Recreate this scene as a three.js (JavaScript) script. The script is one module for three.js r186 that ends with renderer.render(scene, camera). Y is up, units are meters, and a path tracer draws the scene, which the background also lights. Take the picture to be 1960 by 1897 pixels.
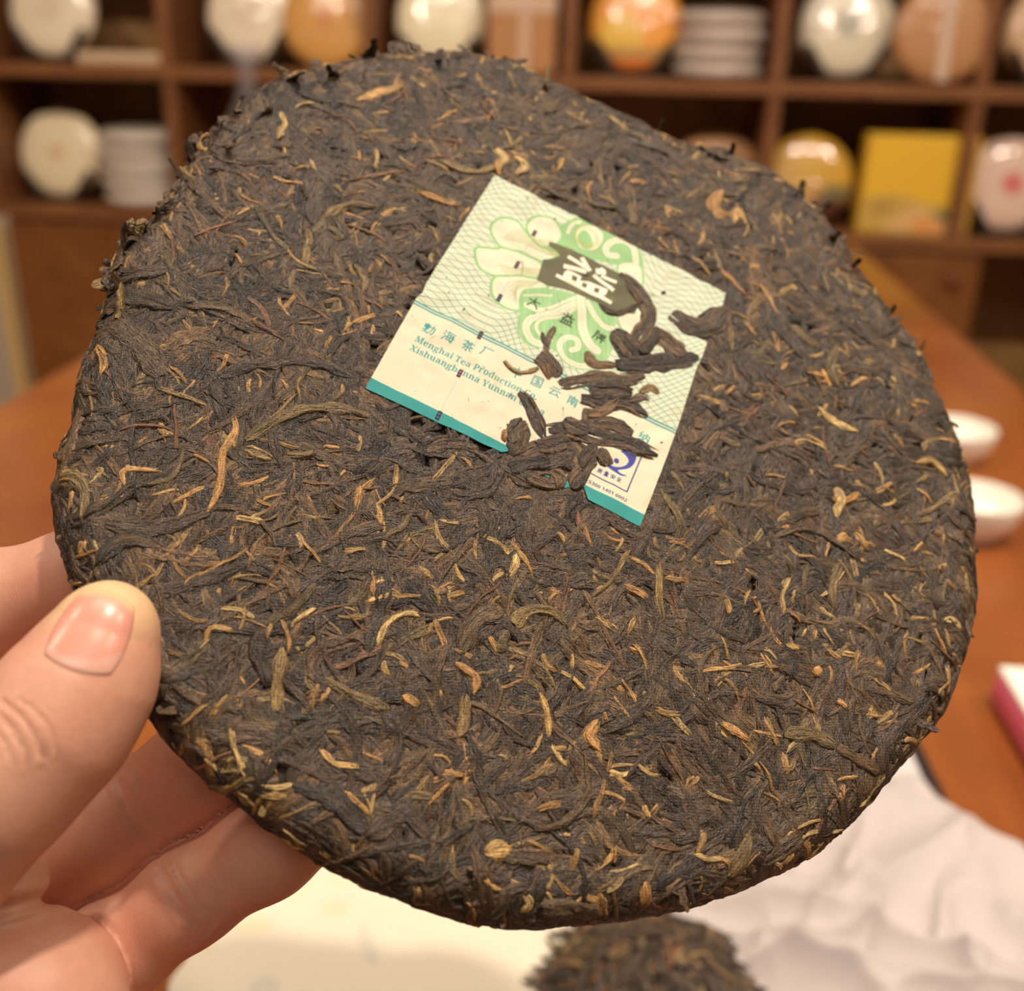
import * as THREE from 'three';
import { RoundedBoxGeometry } from 'three/addons/geometries/RoundedBoxGeometry.js';
import { mergeGeometries } from 'three/addons/utils/BufferGeometryUtils.js';
import { RectAreaLightUniformsLib } from 'three/addons/lights/RectAreaLightUniformsLib.js';

// ---------- camera, lights, exposure ----------
const W = 1960, H = 1897, FOV = 50, PITCH = 23, ROLL = 1.3, EYE = 1.10, TABLE = 0.75;
const R = THREE.MathUtils.degToRad, V = (x, y, z) => new THREE.Vector3(x, y, z);
RectAreaLightUniformsLib.init();
const scene = new THREE.Scene();
scene.background = new THREE.Color(0.004, 0.003, 0.002);
const camera = new THREE.PerspectiveCamera(FOV, W / H, 0.02, 30);
camera.rotation.set(R(-PITCH), 0, R(ROLL), 'YXZ');
camera.position.set(0, EYE, 0);
camera.focus = 0.201;
camera.userData.fStop = 10;
camera.updateMatrixWorld(true);
const renderer = new THREE.WebGLRenderer({ antialias: true });
renderer.toneMapping = THREE.LinearToneMapping;
renderer.toneMappingExposure = 0.62;
renderer.shadowMap.enabled = true;
const WARM = new THREE.Color(1.0, 0.855, 0.70), SOFT = new THREE.Color(1.0, 0.91, 0.82);
// light fittings: [x, z, width, depth, RectAreaLight intensity] of ceiling panels; [x, z, candela] of downlights
const CEILING = 2.7;
const PANELS = [[0.10, -0.45, 1.2, 0.6, 3.4], [0.0, 1.0, 1.2, 0.6, 2.2]];
const DOWNLIGHTS = [[-1.35, -0.25, 18], [-0.45, -0.20, 18], [0.45, -0.10, 18], [1.35, 0.0, 18]];

// ---------- helpers ----------
let seed = 7;
const rnd = () => { seed = (seed + 0x6d2b79f5) | 0; let t = Math.imul(seed ^ (seed >>> 15), 1 | seed); t = (t + Math.imul(t ^ (t >>> 7), 61 | t)) ^ t; return ((t ^ (t >>> 14)) >>> 0) / 4294967296; };
const rr = (a, b) => a + (b - a) * rnd();
const gauss = () => Math.sqrt(-2 * Math.log(1 - rnd() * 0.9999)) * Math.cos(6.2831853 * rnd());
const clamp = (x, a, b) => Math.min(b, Math.max(a, x)), lerp = (a, b, t) => a + (b - a) * t;
const smooth = (a, b, x) => { const t = clamp((x - a) / (b - a), 0, 1); return t * t * (3 - 2 * t); };
const hash = (x, y, z) => { let h = Math.imul(x, 374761393) + Math.imul(y, 668265263) + Math.imul(z, 2147483647 ^ 0x5bd1e995) | 0; h = Math.imul(h ^ (h >>> 13), 1274126177); return ((h ^ (h >>> 16)) >>> 0) / 4294967296; };
function noise(x, y = 0, z = 0) {              // value noise, -1..1
  const X = Math.floor(x), Y = Math.floor(y), Z = Math.floor(z), f = (t) => t * t * (3 - 2 * t), a = f(x - X), b = f(y - Y), c = f(z - Z);
  const e = (i, j) => lerp(hash(X, Y + i, Z + j), hash(X + 1, Y + i, Z + j), a);
  return 2 * lerp(lerp(e(0, 0), e(1, 0), b), lerp(e(0, 1), e(1, 1), b), c) - 1;
}
const fbm = (x, y, z, n = 4) => { let s = 0, a = 0.5; for (let i = 0; i < n; i++) { s += a * noise(x, y, z); x *= 2.03; y *= 2.03; z *= 2.03; a *= 0.5; } return s; };
const used = {};
const numbered = (n) => { const k = used[n] = (used[n] ?? -1) + 1; return k ? n + '_' + String(k).padStart(3, '0') : n; };
function tag(o, label, category, group, kind) {
  if (label) o.userData.label = label;
  if (category) o.userData.category = category;
  if (group) o.userData.group = group;
  if (kind) o.userData.kind = kind;
  return o;
}
function mesh(name, geo, mat, parent) {
  const m = new THREE.Mesh(geo, mat);
  m.name = parent ? name : numbered(name);
  if (parent) { const c = parent.userData.names ??= {}; const k = c[name] = (c[name] ?? -1) + 1; if (k) m.name = name + '_' + String(k).padStart(3, '0'); }
  m.castShadow = m.receiveShadow = true;
  (parent ?? scene).add(m);
  return m;
}
function thing(name, label, category, pos, turn = 0, group) {
  const g = new THREE.Group(); g.name = numbered(name); g.position.copy(pos); g.rotation.y = turn; scene.add(g);
  return tag(g, label, category, group);
}
const structure = (o) => tag(o, null, null, null, 'structure');
const C = (r, g, b) => new THREE.Color().setRGB(r / 255, g / 255, b / 255, THREE.SRGBColorSpace);
const std = (color, roughness = 0.6, more = {}) => new THREE.MeshStandardMaterial({ color, roughness, ...more });
const phys = (color, roughness = 0.6, more = {}) => new THREE.MeshPhysicalMaterial({ color, roughness, ...more });
const move = (g, x, y, z, rx = 0, ry = 0, rz = 0) => { g.applyMatrix4(new THREE.Matrix4().makeRotationFromEuler(new THREE.Euler(rx, ry, rz)).setPosition(x, y, z)); return g; };
const rbox = (w, h, d, r = 0.004, x = 0, y = 0, z = 0) => move(new RoundedBoxGeometry(w, h, d, 3, Math.min(r, w / 2.01, h / 2.01, d / 2.01)), x, y, z);
// metre-scaled uv by the dominant axis of each face
function metricUV(g, s = 1) {
  const n = g.index ? g.toNonIndexed() : g, p = n.attributes.position, uv = new Float32Array(p.count * 2), a = V(), b = V(), c = V();
  for (let i = 0; i < p.count; i += 3) {
    a.fromBufferAttribute(p, i); b.fromBufferAttribute(p, i + 1); c.fromBufferAttribute(p, i + 2);
    const q = b.clone().sub(a).cross(c.clone().sub(a)), ax = Math.abs(q.x), ay = Math.abs(q.y), az = Math.abs(q.z);
    [a, b, c].forEach((v, k) => { const t = ay >= ax && ay >= az ? [v.x, v.z] : ax >= az ? [v.y, v.z] : [v.y, v.x]; uv[(i + k) * 2] = t[0] / s; uv[(i + k) * 2 + 1] = t[1] / s; });
  }
  n.setAttribute('uv', new THREE.BufferAttribute(uv, 2));
  return n;
}
function dataTex(w, h, fn, srgb = true, repeat = true) {
  const d = new Uint8Array(w * h * 4);
  for (let y = 0; y < h; y++) for (let x = 0; x < w; x++) { const c = fn(x / w, y / h), o = (y * w + x) * 4; d[o] = clamp(c[0], 0, 255); d[o + 1] = clamp(c[1], 0, 255); d[o + 2] = clamp(c[2], 0, 255); d[o + 3] = 255; }
  const t = new THREE.DataTexture(d, w, h);
  if (srgb) t.colorSpace = THREE.SRGBColorSpace;
  if (repeat) t.wrapS = t.wrapT = THREE.RepeatWrapping;
  t.magFilter = t.minFilter = THREE.LinearFilter; t.needsUpdate = true;
  return t;
}
// pixel and depth along the view axis -> a point of the place
const FL = H / 2 / Math.tan(R(FOV / 2));
const camPoint = (px, py, d) => V((px - W / 2) / FL * d, -(py - H / 2) / FL * d, -d);
const at = (px, py, d) => camPoint(px, py, d).applyMatrix4(camera.matrixWorld);
const onLevel = (px, py, y) => { const q = at(px, py, 1).sub(camera.position); return q.multiplyScalar((y - EYE) / q.y).add(camera.position); };
// frame of the shelf and table: u to the right, w towards the viewer, turned five degrees
const TURN = R(-5), F = (u, y, w) => V(u, y, w).applyAxisAngle(V(0, 1, 0), TURN).add(V(0, 0, -2.4));
const inFrame = (p) => p.clone().sub(V(0, 0, -2.4)).applyAxisAngle(V(0, 1, 0), -TURN);

// ---------- shared materials ----------
function woodTex(base, dark, light, s) {
  return dataTex(512, 512, (u, v) => {
    const wv = (f) => [Math.cos(v * 6.2832) * f, Math.sin(v * 6.2832) * f];
    const [a, b] = wv(0.6), ring = fbm(u * 6 + 3 * noise(a + s, b, 1), a + s, b, 4), f = noise(u * 170 + s, a * 3, b * 3), g = noise(u * 60, a * 4 + s, b * 4);
    const t = clamp(0.5 + 0.75 * ring + 0.13 * f + 0.15 * g, 0, 1);
    return [0, 1, 2].map((k) => t < 0.5 ? lerp(dark[k], base[k], t * 2) : lerp(base[k], light[k], t * 2 - 1));
  });
}
const shelfWood = std(0xffffff, 0.5, { map: woodTex([130, 82, 44], [100, 60, 30], [150, 98, 56], 3) });
const shelfDark = std(0xffffff, 0.6, { map: woodTex([158, 118, 68], [136, 98, 54], [176, 134, 82], 9) });
const tableWood = phys(0xffffff, 0.34, { map: woodTex([144, 80, 33], [120, 62, 24], [162, 96, 42], 21), clearcoat: 0.35, clearcoatRoughness: 0.18 });
// ---------- room ----------
{
  const plaster = std(C(214, 200, 178), 0.9), floorMat = std(0xffffff, 0.55, { map: woodTex([120, 84, 52], [100, 66, 40], [140, 100, 64], 33) }), white = std(C(232, 226, 214), 0.9);
  const slab = (name, w, h, d, u, y, ww, m) => { const o = structure(mesh(name, metricUV(rbox(w, h, d, 0.005), 0.6), m)); o.position.copy(F(u, y, ww)); o.rotation.y = TURN; return o; };
  slab('floor', 6.2, 0.1, 6.4, 0, -0.05, 2.4, floorMat);
  slab('ceiling', 6.2, 0.1, 6.4, 0, CEILING + 0.05, 2.4, white);
  slab('wall_back', 6.2, CEILING, 0.12, 0, CEILING / 2, -0.46, plaster);
  slab('wall_front', 6.2, CEILING, 0.12, 0, CEILING / 2, 5.3, plaster);
  slab('wall_left', 0.12, CEILING, 5.64, -2.9, CEILING / 2, 2.42, plaster);
  slab('wall_right', 0.12, CEILING, 5.64, 2.9, CEILING / 2, 2.42, plaster);
}
// ---------- lamps ----------
{
  const metal = std(C(225, 222, 215), 0.4), glow = std(0xffffff, 0.5, { emissive: SOFT, emissiveIntensity: 6 }), hot = std(0xffffff, 0.5, { emissive: WARM, emissiveIntensity: 60 });
  PANELS.forEach(([x, z, w, d, k], i) => {
    const t = thing('ceiling_light', ['white framed ceiling light panel above the near end of the table', 'white framed ceiling light panel behind the viewer'][i], 'ceiling light', V(x, CEILING, z));
    const rim = mergeGeometries([rbox(w + 0.06, 0.05, 0.03, 0.006, 0, -0.025, d / 2 + 0.015), rbox(w + 0.06, 0.05, 0.03, 0.006, 0, -0.025, -d / 2 - 0.015), rbox(0.03, 0.05, d, 0.006, w / 2 + 0.015, -0.025, 0), rbox(0.03, 0.05, d, 0.006, -w / 2 - 0.015, -0.025, 0)]);
    mesh('frame', rim, metal, t);
    mesh('diffuser', rbox(w, 0.01, d, 0.004, 0, -0.03, 0), glow, t);
    const l = new THREE.RectAreaLight(SOFT, k, w, d); l.position.set(0, -0.045, 0); l.rotation.set(-Math.PI / 2, 0, 0); t.add(l);
  });
  DOWNLIGHTS.forEach(([x, z, k], i) => {
    const t = thing('downlight', ['leftmost', 'second from the left', 'third from the left', 'rightmost'][i] + ' of the four round ceiling downlights over the table', 'ceiling light', V(x, CEILING, z), 0, 'ceiling downlights');
    mesh('bezel', move(new THREE.TorusGeometry(0.055, 0.012, 12, 40), 0, -0.004, 0, Math.PI / 2), metal, t);
    mesh('lamp_face', move(new THREE.CylinderGeometry(0.05, 0.05, 0.006, 40), 0, -0.006, 0), hot, t);
    const l = new THREE.SpotLight(WARM, k, 0, R(66), 0.6, 2); l.position.set(0, -0.02, 0); l.target.position.set(0, -2, -1.7); l.shadow.radius = 2.4; l.castShadow = true; t.add(l); t.add(l.target);
  });
}
// ---------- cubby shelf on a base cabinet ----------
const SHELF_Y = [0.735, 1.04, 1.345, 1.65], DIV = [-1.215, -0.772, -0.326, 0.098, 0.530, 0.940, 1.372], SD = 0.32, BT = 0.026;
{
  const t = thing('display_shelf', 'dark brown wooden cubby shelf with closed cabinet doors below, filled with wrapped tea cakes', 'shelf', F(0, 0, 0), TURN);
  const part = (n, w, h, d, x, y, z, m = shelfWood) => mesh(n, metricUV(rbox(w, h, d, 0.003), 0.5), m, t).position.set(x, y, z);
  const w0 = DIV[0] - 0.013, w1 = DIV[6] + 0.013, full = w1 - w0, mid = (w0 + w1) / 2;
  for (const y of SHELF_Y) part('shelf_board', full, BT, SD, mid, y - BT / 2, -SD / 2);
  for (const x of DIV) for (let k = 0; k < 3; k++) part('divider', 0.026, SHELF_Y[k + 1] - SHELF_Y[k] - BT, SD - 0.004, x, (SHELF_Y[k] + SHELF_Y[k + 1] - BT) / 2, -SD / 2 - 0.002);
  part('back_panel', full, 1.66, 0.012, mid, 0.83, -SD - 0.006, shelfDark);
  // base cabinet: pale corner post, doors, one open compartment at the right
  mesh('corner_post', rbox(0.03, 0.60, 0.03, 0.004), std(C(205, 170, 112), 0.5), t).position.set(-1.213, 0.385, 0.005);
  part('plinth', full, 0.08, SD - 0.04, mid, 0.04, -SD / 2 - 0.02);
  for (const x of [-1.19, -0.64, -0.09, 0.46, 1.005, 1.372]) part('cabinet_side', 0.022, 0.629, SD - 0.03, x, 0.3945, -SD / 2 - 0.015);
  const doorMat = std(0xffffff, 0.42, { map: woodTex([126, 76, 34], [102, 60, 26], [146, 92, 46], 14) });
  for (const [x, hx] of [[-0.915, 0.22], [-0.365, -0.22], [0.185, 0.22], [0.7325, 0.21]]) {
    const d = mesh('door', metricUV(mergeGeometries([rbox(0.536, 0.615, 0.018, 0.004), rbox(0.40, 0.48, 0.006, 0.003, 0, 0, 0.011)]), 0.5), doorMat, t);
    d.position.set(x, 0.394, 0.002);
    mesh('knob', move(new THREE.LatheGeometry([[0.0, 0.0], [0.006, 0.001], [0.006, 0.01], [0.013, 0.016], [0.013, 0.023], [0.006, 0.028], [0, 0.0285]].map(([a, b]) => new THREE.Vector2(a, b)), 20), hx, 0.26, 0.012, Math.PI / 2), std(C(120, 62, 34), 0.35), d);
  }
}
// a compressed tea cake in its wrapper, standing upright: lathe with a soft rim, folded back and a puckered centre
function cakeGeo(r, t) {
  const p = [[0, -t / 2 + 0.003], [0.012, -t / 2 + 0.001], [r * 0.5, -t / 2], [r * 0.82, -t * 0.42], [r * 0.95, -t * 0.25], [r, 0], [r * 0.975, t * 0.2], [r * 0.9, t * 0.36], [r * 0.75, t * 0.47], [r * 0.5, t * 0.53], [r * 0.2, t * 0.56], [0, t * 0.565]];
  const g = new THREE.LatheGeometry(p.map(([a, b]) => new THREE.Vector2(a, b)), 72), q = g.attributes.position;
  for (let i = 0; i < q.count; i++) { const x = q.getX(i), z = q.getZ(i), d = Math.hypot(x, z), a = Math.atan2(z, x), k = 1 + 0.012 * noise(a * 9 + 50, d * 60) * smooth(0.2 * r, r, d); q.setX(i, x * k); q.setZ(i, z * k); q.setY(i, q.getY(i) + 0.0012 * noise(Math.cos(a) * 7 + 9, Math.sin(a) * 7, d * 40)); }
  g.rotateX(Math.PI / 2); g.computeVertexNormals();
  return g;
}
const cakeBig = cakeGeo(0.1, 0.046);
const discUV = (g, r) => { const p = g.attributes.position, uv = new Float32Array(p.count * 2); for (let i = 0; i < p.count; i++) { uv[2 * i] = p.getX(i) / r / 2 + 0.5; uv[2 * i + 1] = p.getY(i) / r / 2 + 0.5; } g.setAttribute('uv', new THREE.BufferAttribute(uv, 2)); return g; };
discUV(cakeBig, 0.102);
function canvasTex(w, h, draw) { const c = document.createElement('canvas'); c.width = w; c.height = h; draw(c.getContext('2d'), w, h); const t = new THREE.CanvasTexture(c); t.colorSpace = THREE.SRGBColorSpace; t.magFilter = THREE.LinearFilter; return t; }
const foil = (map, gloss = 1, color = 0xffffff) => phys(color, 0.55, { map, clearcoat: gloss, clearcoatRoughness: 0.1 });
function wrapTex(base, draw, s) { return canvasTex(256, 256, (c, w, h) => { c.fillStyle = base; c.fillRect(0, 0, w, h); const q = (n, a, b) => { for (let i = 0; i < n; i++) { c.fillStyle = `rgba(${a},${0.03 + 0.05 * hash(i, s, 1)})`; c.beginPath(); c.arc(hash(i, s, 2) * w, hash(i, s, 3) * h, 3 + b * hash(i, s, 4), 0, 7); c.fill(); } }; q(40, '120,80,40', 12); q(40, '255,255,255', 10); draw?.(c, w, h); }); }
const standMat = std(C(44, 26, 14), 0.5);
function stand(u, y, w, label) {
  const t = thing('plate_stand', label, 'plate stand', F(u, y, w), TURN, 'dark plate stands under the upright tea cakes');
  mesh('base', rbox(0.13, 0.006, 0.10, 0.002, 0, 0.003, -0.01), standMat, t);
  for (const s of [-1, 1]) mesh('arm', move(rbox(0.016, 0.075, 0.014, 0.004), s * 0.062, 0.042, 0.036, 0, 0, -s * 0.6), standMat, t);
  mesh('back_rest', move(rbox(0.09, 0.15, 0.008, 0.003), 0, 0.078, -0.040, R(-14)), standMat, t);
}
// upright cake whose centre stands at (u, shelf + rise) and leans back a little
function uprightCake(name, label, u, shelf, w, mat, group, lift = 0.108, lean = -12, scale = 1) {
  const t = thing(name, label, 'tea cake', F(u, SHELF_Y[shelf] + lift, w), TURN, group);
  const g = mesh('wrapper', cakeBig, mat, t); g.rotation.x = R(lean); g.scale.setScalar(scale);
  return t;
}
const WH = 'wrapped tea cakes standing on the shelf';
const ring = (col, r) => (c, w, h) => { c.fillStyle = col; c.beginPath(); c.arc(w / 2, h / 2, r, 0, 7); c.fill(); };
const cream = wrapTex('rgb(236,216,178)', ring('rgba(190,140,80,0.35)', 26), 1), cream2 = wrapTex('rgb(238,220,190)', ring('rgba(214,190,160,0.5)', 40), 2), cream3 = wrapTex('rgb(238,224,186)', null, 3),
  cream4 = wrapTex('rgb(226,214,186)', ring('rgba(120,122,110,0.55)', 30), 4), kraft = wrapTex('rgb(182,130,82)', null, 5), pink = wrapTex('rgb(228,196,176)', ring('rgba(206,84,80,0.75)', 30), 6), pale = wrapTex('rgb(218,176,132)', null, 8),
  goldT = wrapTex('rgb(206,150,74)', (c) => { c.fillStyle = 'rgba(196,110,60,0.7)'; c.fillRect(112, 108, 30, 46); c.fillStyle = 'rgba(160,110,40,0.5)'; c.fillRect(190, 40, 50, 120); }, 9),
  orange = wrapTex('rgb(240,160,52)', (c) => { c.fillStyle = 'rgb(232,186,66)'; c.beginPath(); c.arc(90, 170, 60, 0, 7); c.fill(); c.fillStyle = 'rgb(186,140,76)'; c.fillRect(40, 196, 190, 34); c.fillStyle = 'rgb(226,126,44)'; c.fillRect(60, 224, 150, 40); }, 10),
  yellowT = wrapTex('rgb(214,164,48)', (c) => { c.fillStyle = 'rgb(196,150,84)'; c.fillRect(0, 140, 256, 120); c.fillStyle = 'rgb(186,112,60)'; c.fillRect(90, 186, 60, 70); c.fillStyle = 'rgb(84,40,24)'; c.fillRect(150, 170, 80, 90); c.fillStyle = 'rgb(120,112,66)'; c.fillRect(170, 140, 70, 36); }, 11);
uprightCake('tea_cake', 'round cream wrapped tea cake at the upper left end of the shelf', -1.068, 1, -0.12, foil(cream2), WH);
uprightCake('tea_cake', 'round cream white tea cake standing beside the gold wrapped one', -0.612, 1, -0.12, foil(cream2), WH);
uprightCake('tea_cake', 'gold wrapped tea cake with a small reddish mark at its centre', -0.425, 1, -0.06, foil(goldT, 0.4), WH, 0.0985);
uprightCake('tea_cake', 'round pale yellow tea cake beside the taped kraft parcel', -0.190, 1, -0.12, foil(cream3), WH);
uprightCake('tea_cake', 'bright orange and yellow round tea cake in clear film', 0.232, 1, -0.12, foil(orange), WH);
uprightCake('tea_cake', 'round white tea cake with a grey print at its centre', 0.677, 1, -0.12, foil(cream4), WH);
uprightCake('tea_cake', 'pinkish tan tea cake cut by the right edge of the picture, upper row', 1.095, 1, -0.12, foil(pale, 0.5), WH, 0.106);
uprightCake('tea_cake', 'round cream tea cake alone beside a white stack, lower left', -1.095, 0, -0.12, foil(cream), WH, 0.106);
uprightCake('tea_cake', 'pinkish white tea cake with a red mark, lower right edge', 1.062, 0, -0.10, foil(pink, 0.6), WH, 0.106);
uprightCake('tea_cake', 'plain tan kraft tea cake peeping over the held cake', 0.432, 0, -0.14, foil(kraft, 0.2), WH, 0.0985);
uprightCake('tea_cake', 'yellow round tea cake with a tan and dark red picture, beside the yellow box', 0.63, 0, -0.10, foil(yellowT), WH, 0.1);
{
  const t = uprightCake('tea_cake', 'tan kraft tea cake with a pale vertical strip, upper right', 0.852, 1, -0.03, foil(kraft, 0.25), WH, 0.0995, -8);
  const s = mesh('tape', rbox(0.024, 0.19, 0.004, 0.0015, 0, 0, 0.0272), foil(null, 0.6, C(206, 178, 154)), t); s.rotation.x = R(-8);
}
[[-1.068, 1, 'cream tea cake at the upper left end'], [-0.612, 1, 'cream white tea cake next to the gold one'], [-0.190, 1, 'pale yellow tea cake next to the kraft parcel'], [0.232, 1, 'orange tea cake'], [0.677, 1, 'white tea cake with the grey print'], [1.095, 1, 'pinkish tan tea cake at the right edge'], [-1.095, 0, 'cream tea cake in the lower left cubby'], [1.062, 0, 'pinkish white tea cake with the red mark']]
  .forEach(([u, s, l]) => stand(u, SHELF_Y[s], s || u < 0 ? -0.115 : -0.095, 'dark wooden plate stand under the ' + l));
// taped kraft parcel
{
  const t = thing('kraft_parcel', 'upright kraft paper parcel with pale tape crossing it', 'parcel', F(-0.004, SHELF_Y[1], -0.07), TURN);
  mesh('box', metricUV(rbox(0.146, 0.24, 0.10, 0.012, 0, 0.12, 0), 0.3), std(0xffffff, 0.7, { map: kraft }), t);
  const tape = foil(null, 0.5, C(208, 176, 150));
  mesh('tape', rbox(0.034, 0.242, 0.103, 0.012, 0.006, 0.12, 0), tape, t);
  mesh('tape', rbox(0.149, 0.042, 0.103, 0.012, 0, 0.135, 0.0005), tape, t);
}
// yellow gift box with a painted picture on its front
{
  const art = canvasTex(320, 300, (c, w, h) => {
    c.fillStyle = 'rgb(238,190,58)'; c.fillRect(0, 0, w, h);
    const blob = (col, pts) => { c.fillStyle = col; c.beginPath(); pts.forEach(([x, y], i) => c[i ? 'lineTo' : 'moveTo'](x, y)); c.fill(); };
    blob('rgb(204,168,84)', [[0, 190], [90, 178], [190, 205], [320, 225], [320, 300], [0, 300]]);
    blob('rgb(226,182,118)', [[60, 300], [110, 240], [170, 200], [220, 245], [300, 300]]);
    blob('rgb(120,122,80)', [[215, 232], [250, 222], [290, 246], [262, 262], [225, 252]]);
    blob('rgb(232,150,80)', [[150, 262], [200, 254], [250, 276], [240, 292], [160, 288]]);
    blob('rgb(176,142,66)', [[20, 214], [70, 204], [100, 224], [40, 240]]);
  });
  const t = thing('gift_box', 'yellow gift box with a tan landscape picture along the bottom', 'box', F(0.858, SHELF_Y[0], -0.07), TURN);
  mesh('box', rbox(0.236, 0.206, 0.06, 0.006, 0, 0.103, 0), std(C(232, 182, 52), 0.5), t);
  const f = new THREE.PlaneGeometry(0.224, 0.196, 1, 1); move(f, 0, 0.103, 0.0305);
  mesh('printed_front', f, std(0xffffff, 0.45, { map: art }), t);
}
// flat cakes in clear film, stacked lying down
const filmCake = (() => { const g = cakeGeo(0.098, 0.036).clone(); g.rotateX(-Math.PI / 2); return g; })();
function stack(n, u, shelf, w, col, where) {
  for (let k = 0; k < n; k++) {
    const ord = k === n - 1 ? 'topmost' : k === 0 ? 'lowest' : ['', 'second', 'third', 'fourth'][n - 1 - k] + ' from the top';
    const t = thing('flat_tea_cake', 'white flat cake, ' + ord + ' in the stack ' + where, 'tea cake', F(u + 0.006 * noise(k * 3.1, u * 9), SHELF_Y[shelf] + 0.018 + k * 0.0335, w + 0.005 * noise(k * 2.3, 7)), TURN + k * 0.9, 'white film wrapped cakes lying in stacks');
    mesh('wrapper', filmCake, phys(col, 0.35, { clearcoat: 1, clearcoatRoughness: 0.15 }), t);
  }
}
stack(4, 0.415, 1, -0.105, C(206, 192, 178), 'beside the orange cake');
stack(5, -0.890, 0, -0.105, C(214, 200, 184), 'beside the lower left cream cake');
{
  const t = thing('flat_packet', 'pale flat paper packet lying in the upper left cubby', 'packet', F(-0.885, SHELF_Y[1], -0.07), TURN + 0.05);
  mesh('wrapper', rbox(0.19, 0.026, 0.12, 0.009, 0, 0.013, 0), phys(C(206, 178, 146), 0.5, { clearcoat: 0.5, clearcoatRoughness: 0.2 }), t);
}
// ---------- table and what lies on it ----------
{
  const t = thing('tea_table', 'long glossy reddish brown wooden table running towards the shelf', 'table', F(0.140, 0, 1.27), TURN);
  const top = metricUV(rbox(1.10, 0.045, 2.15, 0.010, 0, TABLE - 0.0225, 0), 0.9);
  mesh('tabletop', top, tableWood, t);
  for (const [x, z] of [[-0.46, -0.95], [0.46, -0.95], [-0.46, 0.95], [0.46, 0.95]]) mesh('leg', metricUV(rbox(0.07, TABLE - 0.045, 0.07, 0.008, x, (TABLE - 0.045) / 2, z), 0.5), shelfWood, t);
  mesh('apron', metricUV(mergeGeometries([rbox(0.02, 0.08, 1.83, 0.004, 0.46, TABLE - 0.085, 0), rbox(0.02, 0.08, 1.83, 0.004, -0.46, TABLE - 0.085, 0), rbox(0.85, 0.08, 0.02, 0.004, 0, TABLE - 0.085, 0.95), rbox(0.85, 0.08, 0.02, 0.004, 0, TABLE - 0.085, -0.95)]), 0.5), shelfWood, t);
}
// white porcelain tea cups at the right
{
  const prof = [[0.0, 0.004], [0.017, 0.004], [0.018, 0.0], [0.0205, 0.0], [0.0205, 0.004], [0.030, 0.013], [0.0355, 0.026], [0.0375, 0.040], [0.0368, 0.0412], [0.036, 0.040], [0.034, 0.027], [0.0285, 0.015], [0.018, 0.0075], [0, 0.0065]];
  const g = new THREE.LatheGeometry(prof.map(([a, b]) => new THREE.Vector2(a * 0.92, b * 0.85)), 56), m = phys(C(244, 240, 228), 0.25, { clearcoat: 0.6, clearcoatRoughness: 0.1 });
  for (const [px, py, l] of [[1822, 884, 'small white porcelain tea cup, the farther of two at the right'], [1858, 1026, 'small white porcelain tea cup, the nearer of two at the right']])
    mesh('bowl', g, m, thing('tea_cup', l, 'cup', onLevel(px, py, TABLE), 0, 'white tea cups on the table'));
}
// clear glass carafe behind the cake
{
  const p = onLevel(492, 415, TABLE), t = thing('glass_carafe', 'clear glass carafe with a wide body standing on the table behind the held cake', 'carafe', p);
  const prof = [[0.0, 0.004], [0.085, 0.004], [0.108, 0.02], [0.118, 0.06], [0.108, 0.115], [0.078, 0.16], [0.045, 0.20], [0.026, 0.235], [0.020, 0.265], [0.0215, 0.30], [0.032, 0.325], [0.036, 0.333]];
  const glass = phys(C(238, 236, 240), 0.06, { transmission: 0.9, thickness: 0, ior: 1.45, side: THREE.DoubleSide });
  mesh('body', new THREE.LatheGeometry(new THREE.SplineCurve(prof.map(([a, b]) => new THREE.Vector2(a, b))).getPoints(60), 64), glass, t);
  mesh('rim', move(new THREE.TorusGeometry(0.036, 0.0022, 10, 56), 0, 0.333, 0, Math.PI / 2), phys(C(214, 210, 222), 0.1, { clearcoat: 1 }), t);
}
// white box with a pink side, at the right edge
{
  const c = inFrame(onLevel(1903, 1276, TABLE + 0.022));
  const t = thing('white_box', 'low white box with pink sides at the right edge of the table', 'box', F(c.x + 0.06, TABLE, c.z + 0.075), TURN);
  mesh('tray', rbox(0.12, 0.021, 0.15, 0.006, 0, 0.0105, 0), std(C(232, 108, 132), 0.5), t);
  mesh('lid', rbox(0.117, 0.004, 0.147, 0.0019, 0, 0.0225, 0), std(C(246, 240, 226), 0.5), t);
}
// dark bordered leaflet half under the wrapper
{
  const a = inFrame(onLevel(1772, 1420, TABLE + 0.004)), t = thing('leaflet', 'dark bordered leaflet with white, navy and red print, half under the white wrapper', 'leaflet', F(a.x - 0.06, TABLE, a.z + 0.085), TURN + 0.03);
  mesh('cover', rbox(0.12, 0.003, 0.10, 0.0012, 0, 0.0016, -0.035), std(C(40, 30, 30), 0.5), t);
  const art = canvasTex(128, 192, (c) => { c.fillStyle = 'rgb(206,202,200)'; c.fillRect(0, 0, 128, 192); c.fillStyle = 'rgb(64,68,104)'; c.fillRect(66, 30, 26, 130); c.fillStyle = 'rgb(206,120,116)'; c.fillRect(104, 110, 24, 60); });
  mesh('printed_page', move(new THREE.PlaneGeometry(0.104, 0.084), 0, 0.0033, -0.035, -Math.PI / 2), std(0xffffff, 0.4, { map: art }), t);
}
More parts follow.
